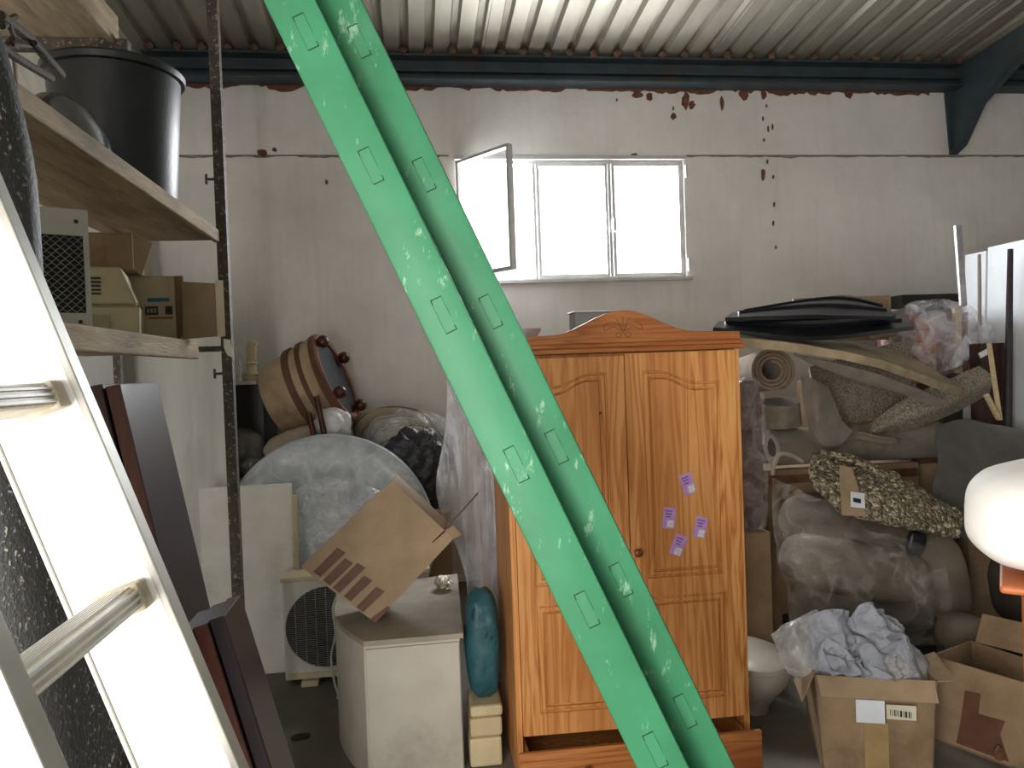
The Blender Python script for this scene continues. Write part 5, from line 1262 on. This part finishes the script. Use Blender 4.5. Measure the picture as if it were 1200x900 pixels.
# bigger carton at the right edge
g0, g1_ = P(1090, 768, 3.02), P(1200, 800, 2.70)
dirv = (g1_ - g0); dirv.z = 0; ln2 = dirv.length; dirv.normalize(); nb2 = V((-dirv.y, dirv.x, 0)); nb2 = nb2 if nb2.y > 0 else -nb2
zb2 = g0.z; zb3 = g1_.z
bg2 = thing('cardboard_box', 'large stained open cardboard box with a torn brown tape patch', 'box', g0 + dirv * .3 + V((0, 0, -g0.z)))
def gp2(s_, n_, z): return V((g0.x, g0.y, 0)) + dirv * s_ + nb2 * n_ + V((0, 0, z))
L3 = .62; DP3 = .36
mb = MB()
def wallq(mb, a, b, za, zb_, off): mb.hexa([gp2(*a, 0), gp2(*b, 0), gp2(*b, zb_), gp2(*a, za)], [gp2(a[0] + off[0], a[1] + off[1], 0), gp2(b[0] + off[0], b[1] + off[1], 0), gp2(b[0] + off[0], b[1] + off[1], zb_), gp2(a[0] + off[0], a[1] + off[1], za)])
dz_ = (zb3 - zb2) / ln2
wallq(mb, (0, 0), (L3, 0), zb2, zb2 + dz_ * L3, (0, .006)); wallq(mb, (0, DP3), (L3, DP3), zb2 - .02, zb2 - .06, (0, -.006)); wallq(mb, (0, 0), (0, DP3), zb2, zb2 - .02, (.006, 0)); wallq(mb, (L3, 0), (L3, DP3), zb2 + dz_ * L3, zb2 - .06, (-.006, 0))
mb.hexa([gp2(0, 0, .002), gp2(L3, 0, .002), gp2(L3, DP3, .002), gp2(0, DP3, .002)], [gp2(0, 0, .008), gp2(L3, 0, .008), gp2(L3, DP3, .008), gp2(0, DP3, .008)])
mb.build('body', cardboard_dirty, bg2)
q0 = [gp2(.02, DP3, zb2 - .02), gp2(.3, DP3, zb2 - .02), gp2(.3, DP3 + .05, zb2 + .10), gp2(.03, DP3 + .05, zb2 + .10)]
MB().hexa(q0, [p + nb2 * .005 for p in q0]).build('flap', cardboard_dark, bg2)
pt = [(.10, .0), (.30, .0), (.27, .10), (.29, .16), (.19, .155), (.20, .24), (.14, .235), (.12, .10)]
k = len(pt); vs = [gp2(a, -.0025, b + .02) for a, b in pt] + [gp2(a, -.0002, b + .02) for a, b in pt]
MB().add(vs, [tuple(range(k)), tuple(reversed(range(k, 2 * k)))] + [(i, (i + 1) % k, (i + 1) % k + k, i + k) for i in range(k)]).build('tape_patch', tape_brown, bg2)
pp = gp2(.27, -.012, .05); MB().blob(pp, (.05, .03, .06), amp=.012, sc=30, n=(16, 10)).build('torn_scrap', tape_brown, bg2, smooth=True)
# bolster roll behind
MB().blob(P(1128, 742, 3.43), (.24, .18, .19), (0, R(5), 0), 2.6, .01, 5, (36, 22), 6).build('bolster', arm, smooth=True, label='round beige bolster cushion behind the stained box', cat='cushion')
MB().box((P(1128, 742, 3.43).x, 3.44, P(1128, 742, 3.43).z / 2 - .055), (.16, .13, P(1128, 742, 3.43).z - .11)).build('dark_stool_box', dkm, label='dark box under the round bolster cushion', cat='box')
MB().blob((3.11, 3.58, P(1165, 695, 3.58).z + .035), (.36, .24, .40), (0, R(-10), 0), 3, .012, 5, (40, 26), 8).build('dark_cushion', mat('cushion_dark', '#4a423b', '#3b342f', 6, .95), smooth=True, label='dark brown cushion propped under the felt blanket', cat='cushion')
MB().box((3.12, 3.58, P(1155, 735, 3.60).z / 2), (.32, .24, P(1155, 735, 3.60).z - .01)).build('dark_crate', dkm, label='dark crate under the brown cushion', cat='crate')

# white cushion on an orange stool near the doorway
chY = 1.34
orange = mat('orange_wood', '#b5683a', '#a2582c', 8, .45, stretch=(.6, 5, 5))
cnr = P(1171, 686, 1.27); sz = cnr.z
SM = Matrix.Translation(V((cnr.x, cnr.y, 0))) @ Matrix.Rotation(R(-40), 4, 'Z')      # local x along the front edge, y away from the doorway
st = thing('wooden_stool', 'orange wooden stool near the doorway carrying a white cushion', 'stool', SM @ V((.19, .17, 0)))
def sbx(c, sz_): 
    mb = MB().box(c, sz_); mb.v = [SM @ p for p in mb.v]; return mb
sbx((.19, .17, sz - .008), (.38, .34, .016)).build('seat', orange, st, bevel=.007, seg=3, smooth=True)
for lx, ly in ((.055, .04), (.33, .04), (.055, .30), (.33, .30)):
    MB().tube([SM @ V((lx, ly, sz - .026)), SM @ V((lx, ly, 0))], [.019, .016], 12).build('leg', orange, st, smooth=True)
for ly in (.30,): sbx((.19, ly, sz - .052), (.27, .018, .05)).build('apron', orange, st)
zt3 = P(1185, 548, (SM @ V((.14, .13, 0))).y).z
white_cl = mat('white_cushion', '#e8e5e0', '#dcd8d2', 6, .7, bump=.12, bscale=30)
wx0 = P(1125, 610, chY + .06).x
wcc = SM @ V((.155, .13, 0))
MB().blob((wcc.x, wcc.y, (sz + zt3) / 2 + .007), (.43, .34, zt3 - sz), (0, 0, R(-40)), 2.8, .006, 9, (64, 44), 2).build('white_cushion', white_cl, smooth=True, label='plump bright white cushion sitting on the orange stool', cat='cushion')

MB().blob(Pz(352, 863, .008), (.085, .05, .016), (0, 0, .2), 2.2, .006, 30, (20, 10), 3).build('dark_rag', mat('rag_dark', '#2b2620', '#3a332b', 20, .95), smooth=True, label='small dark scrap of rag lying on the bare concrete floor', cat='rag')
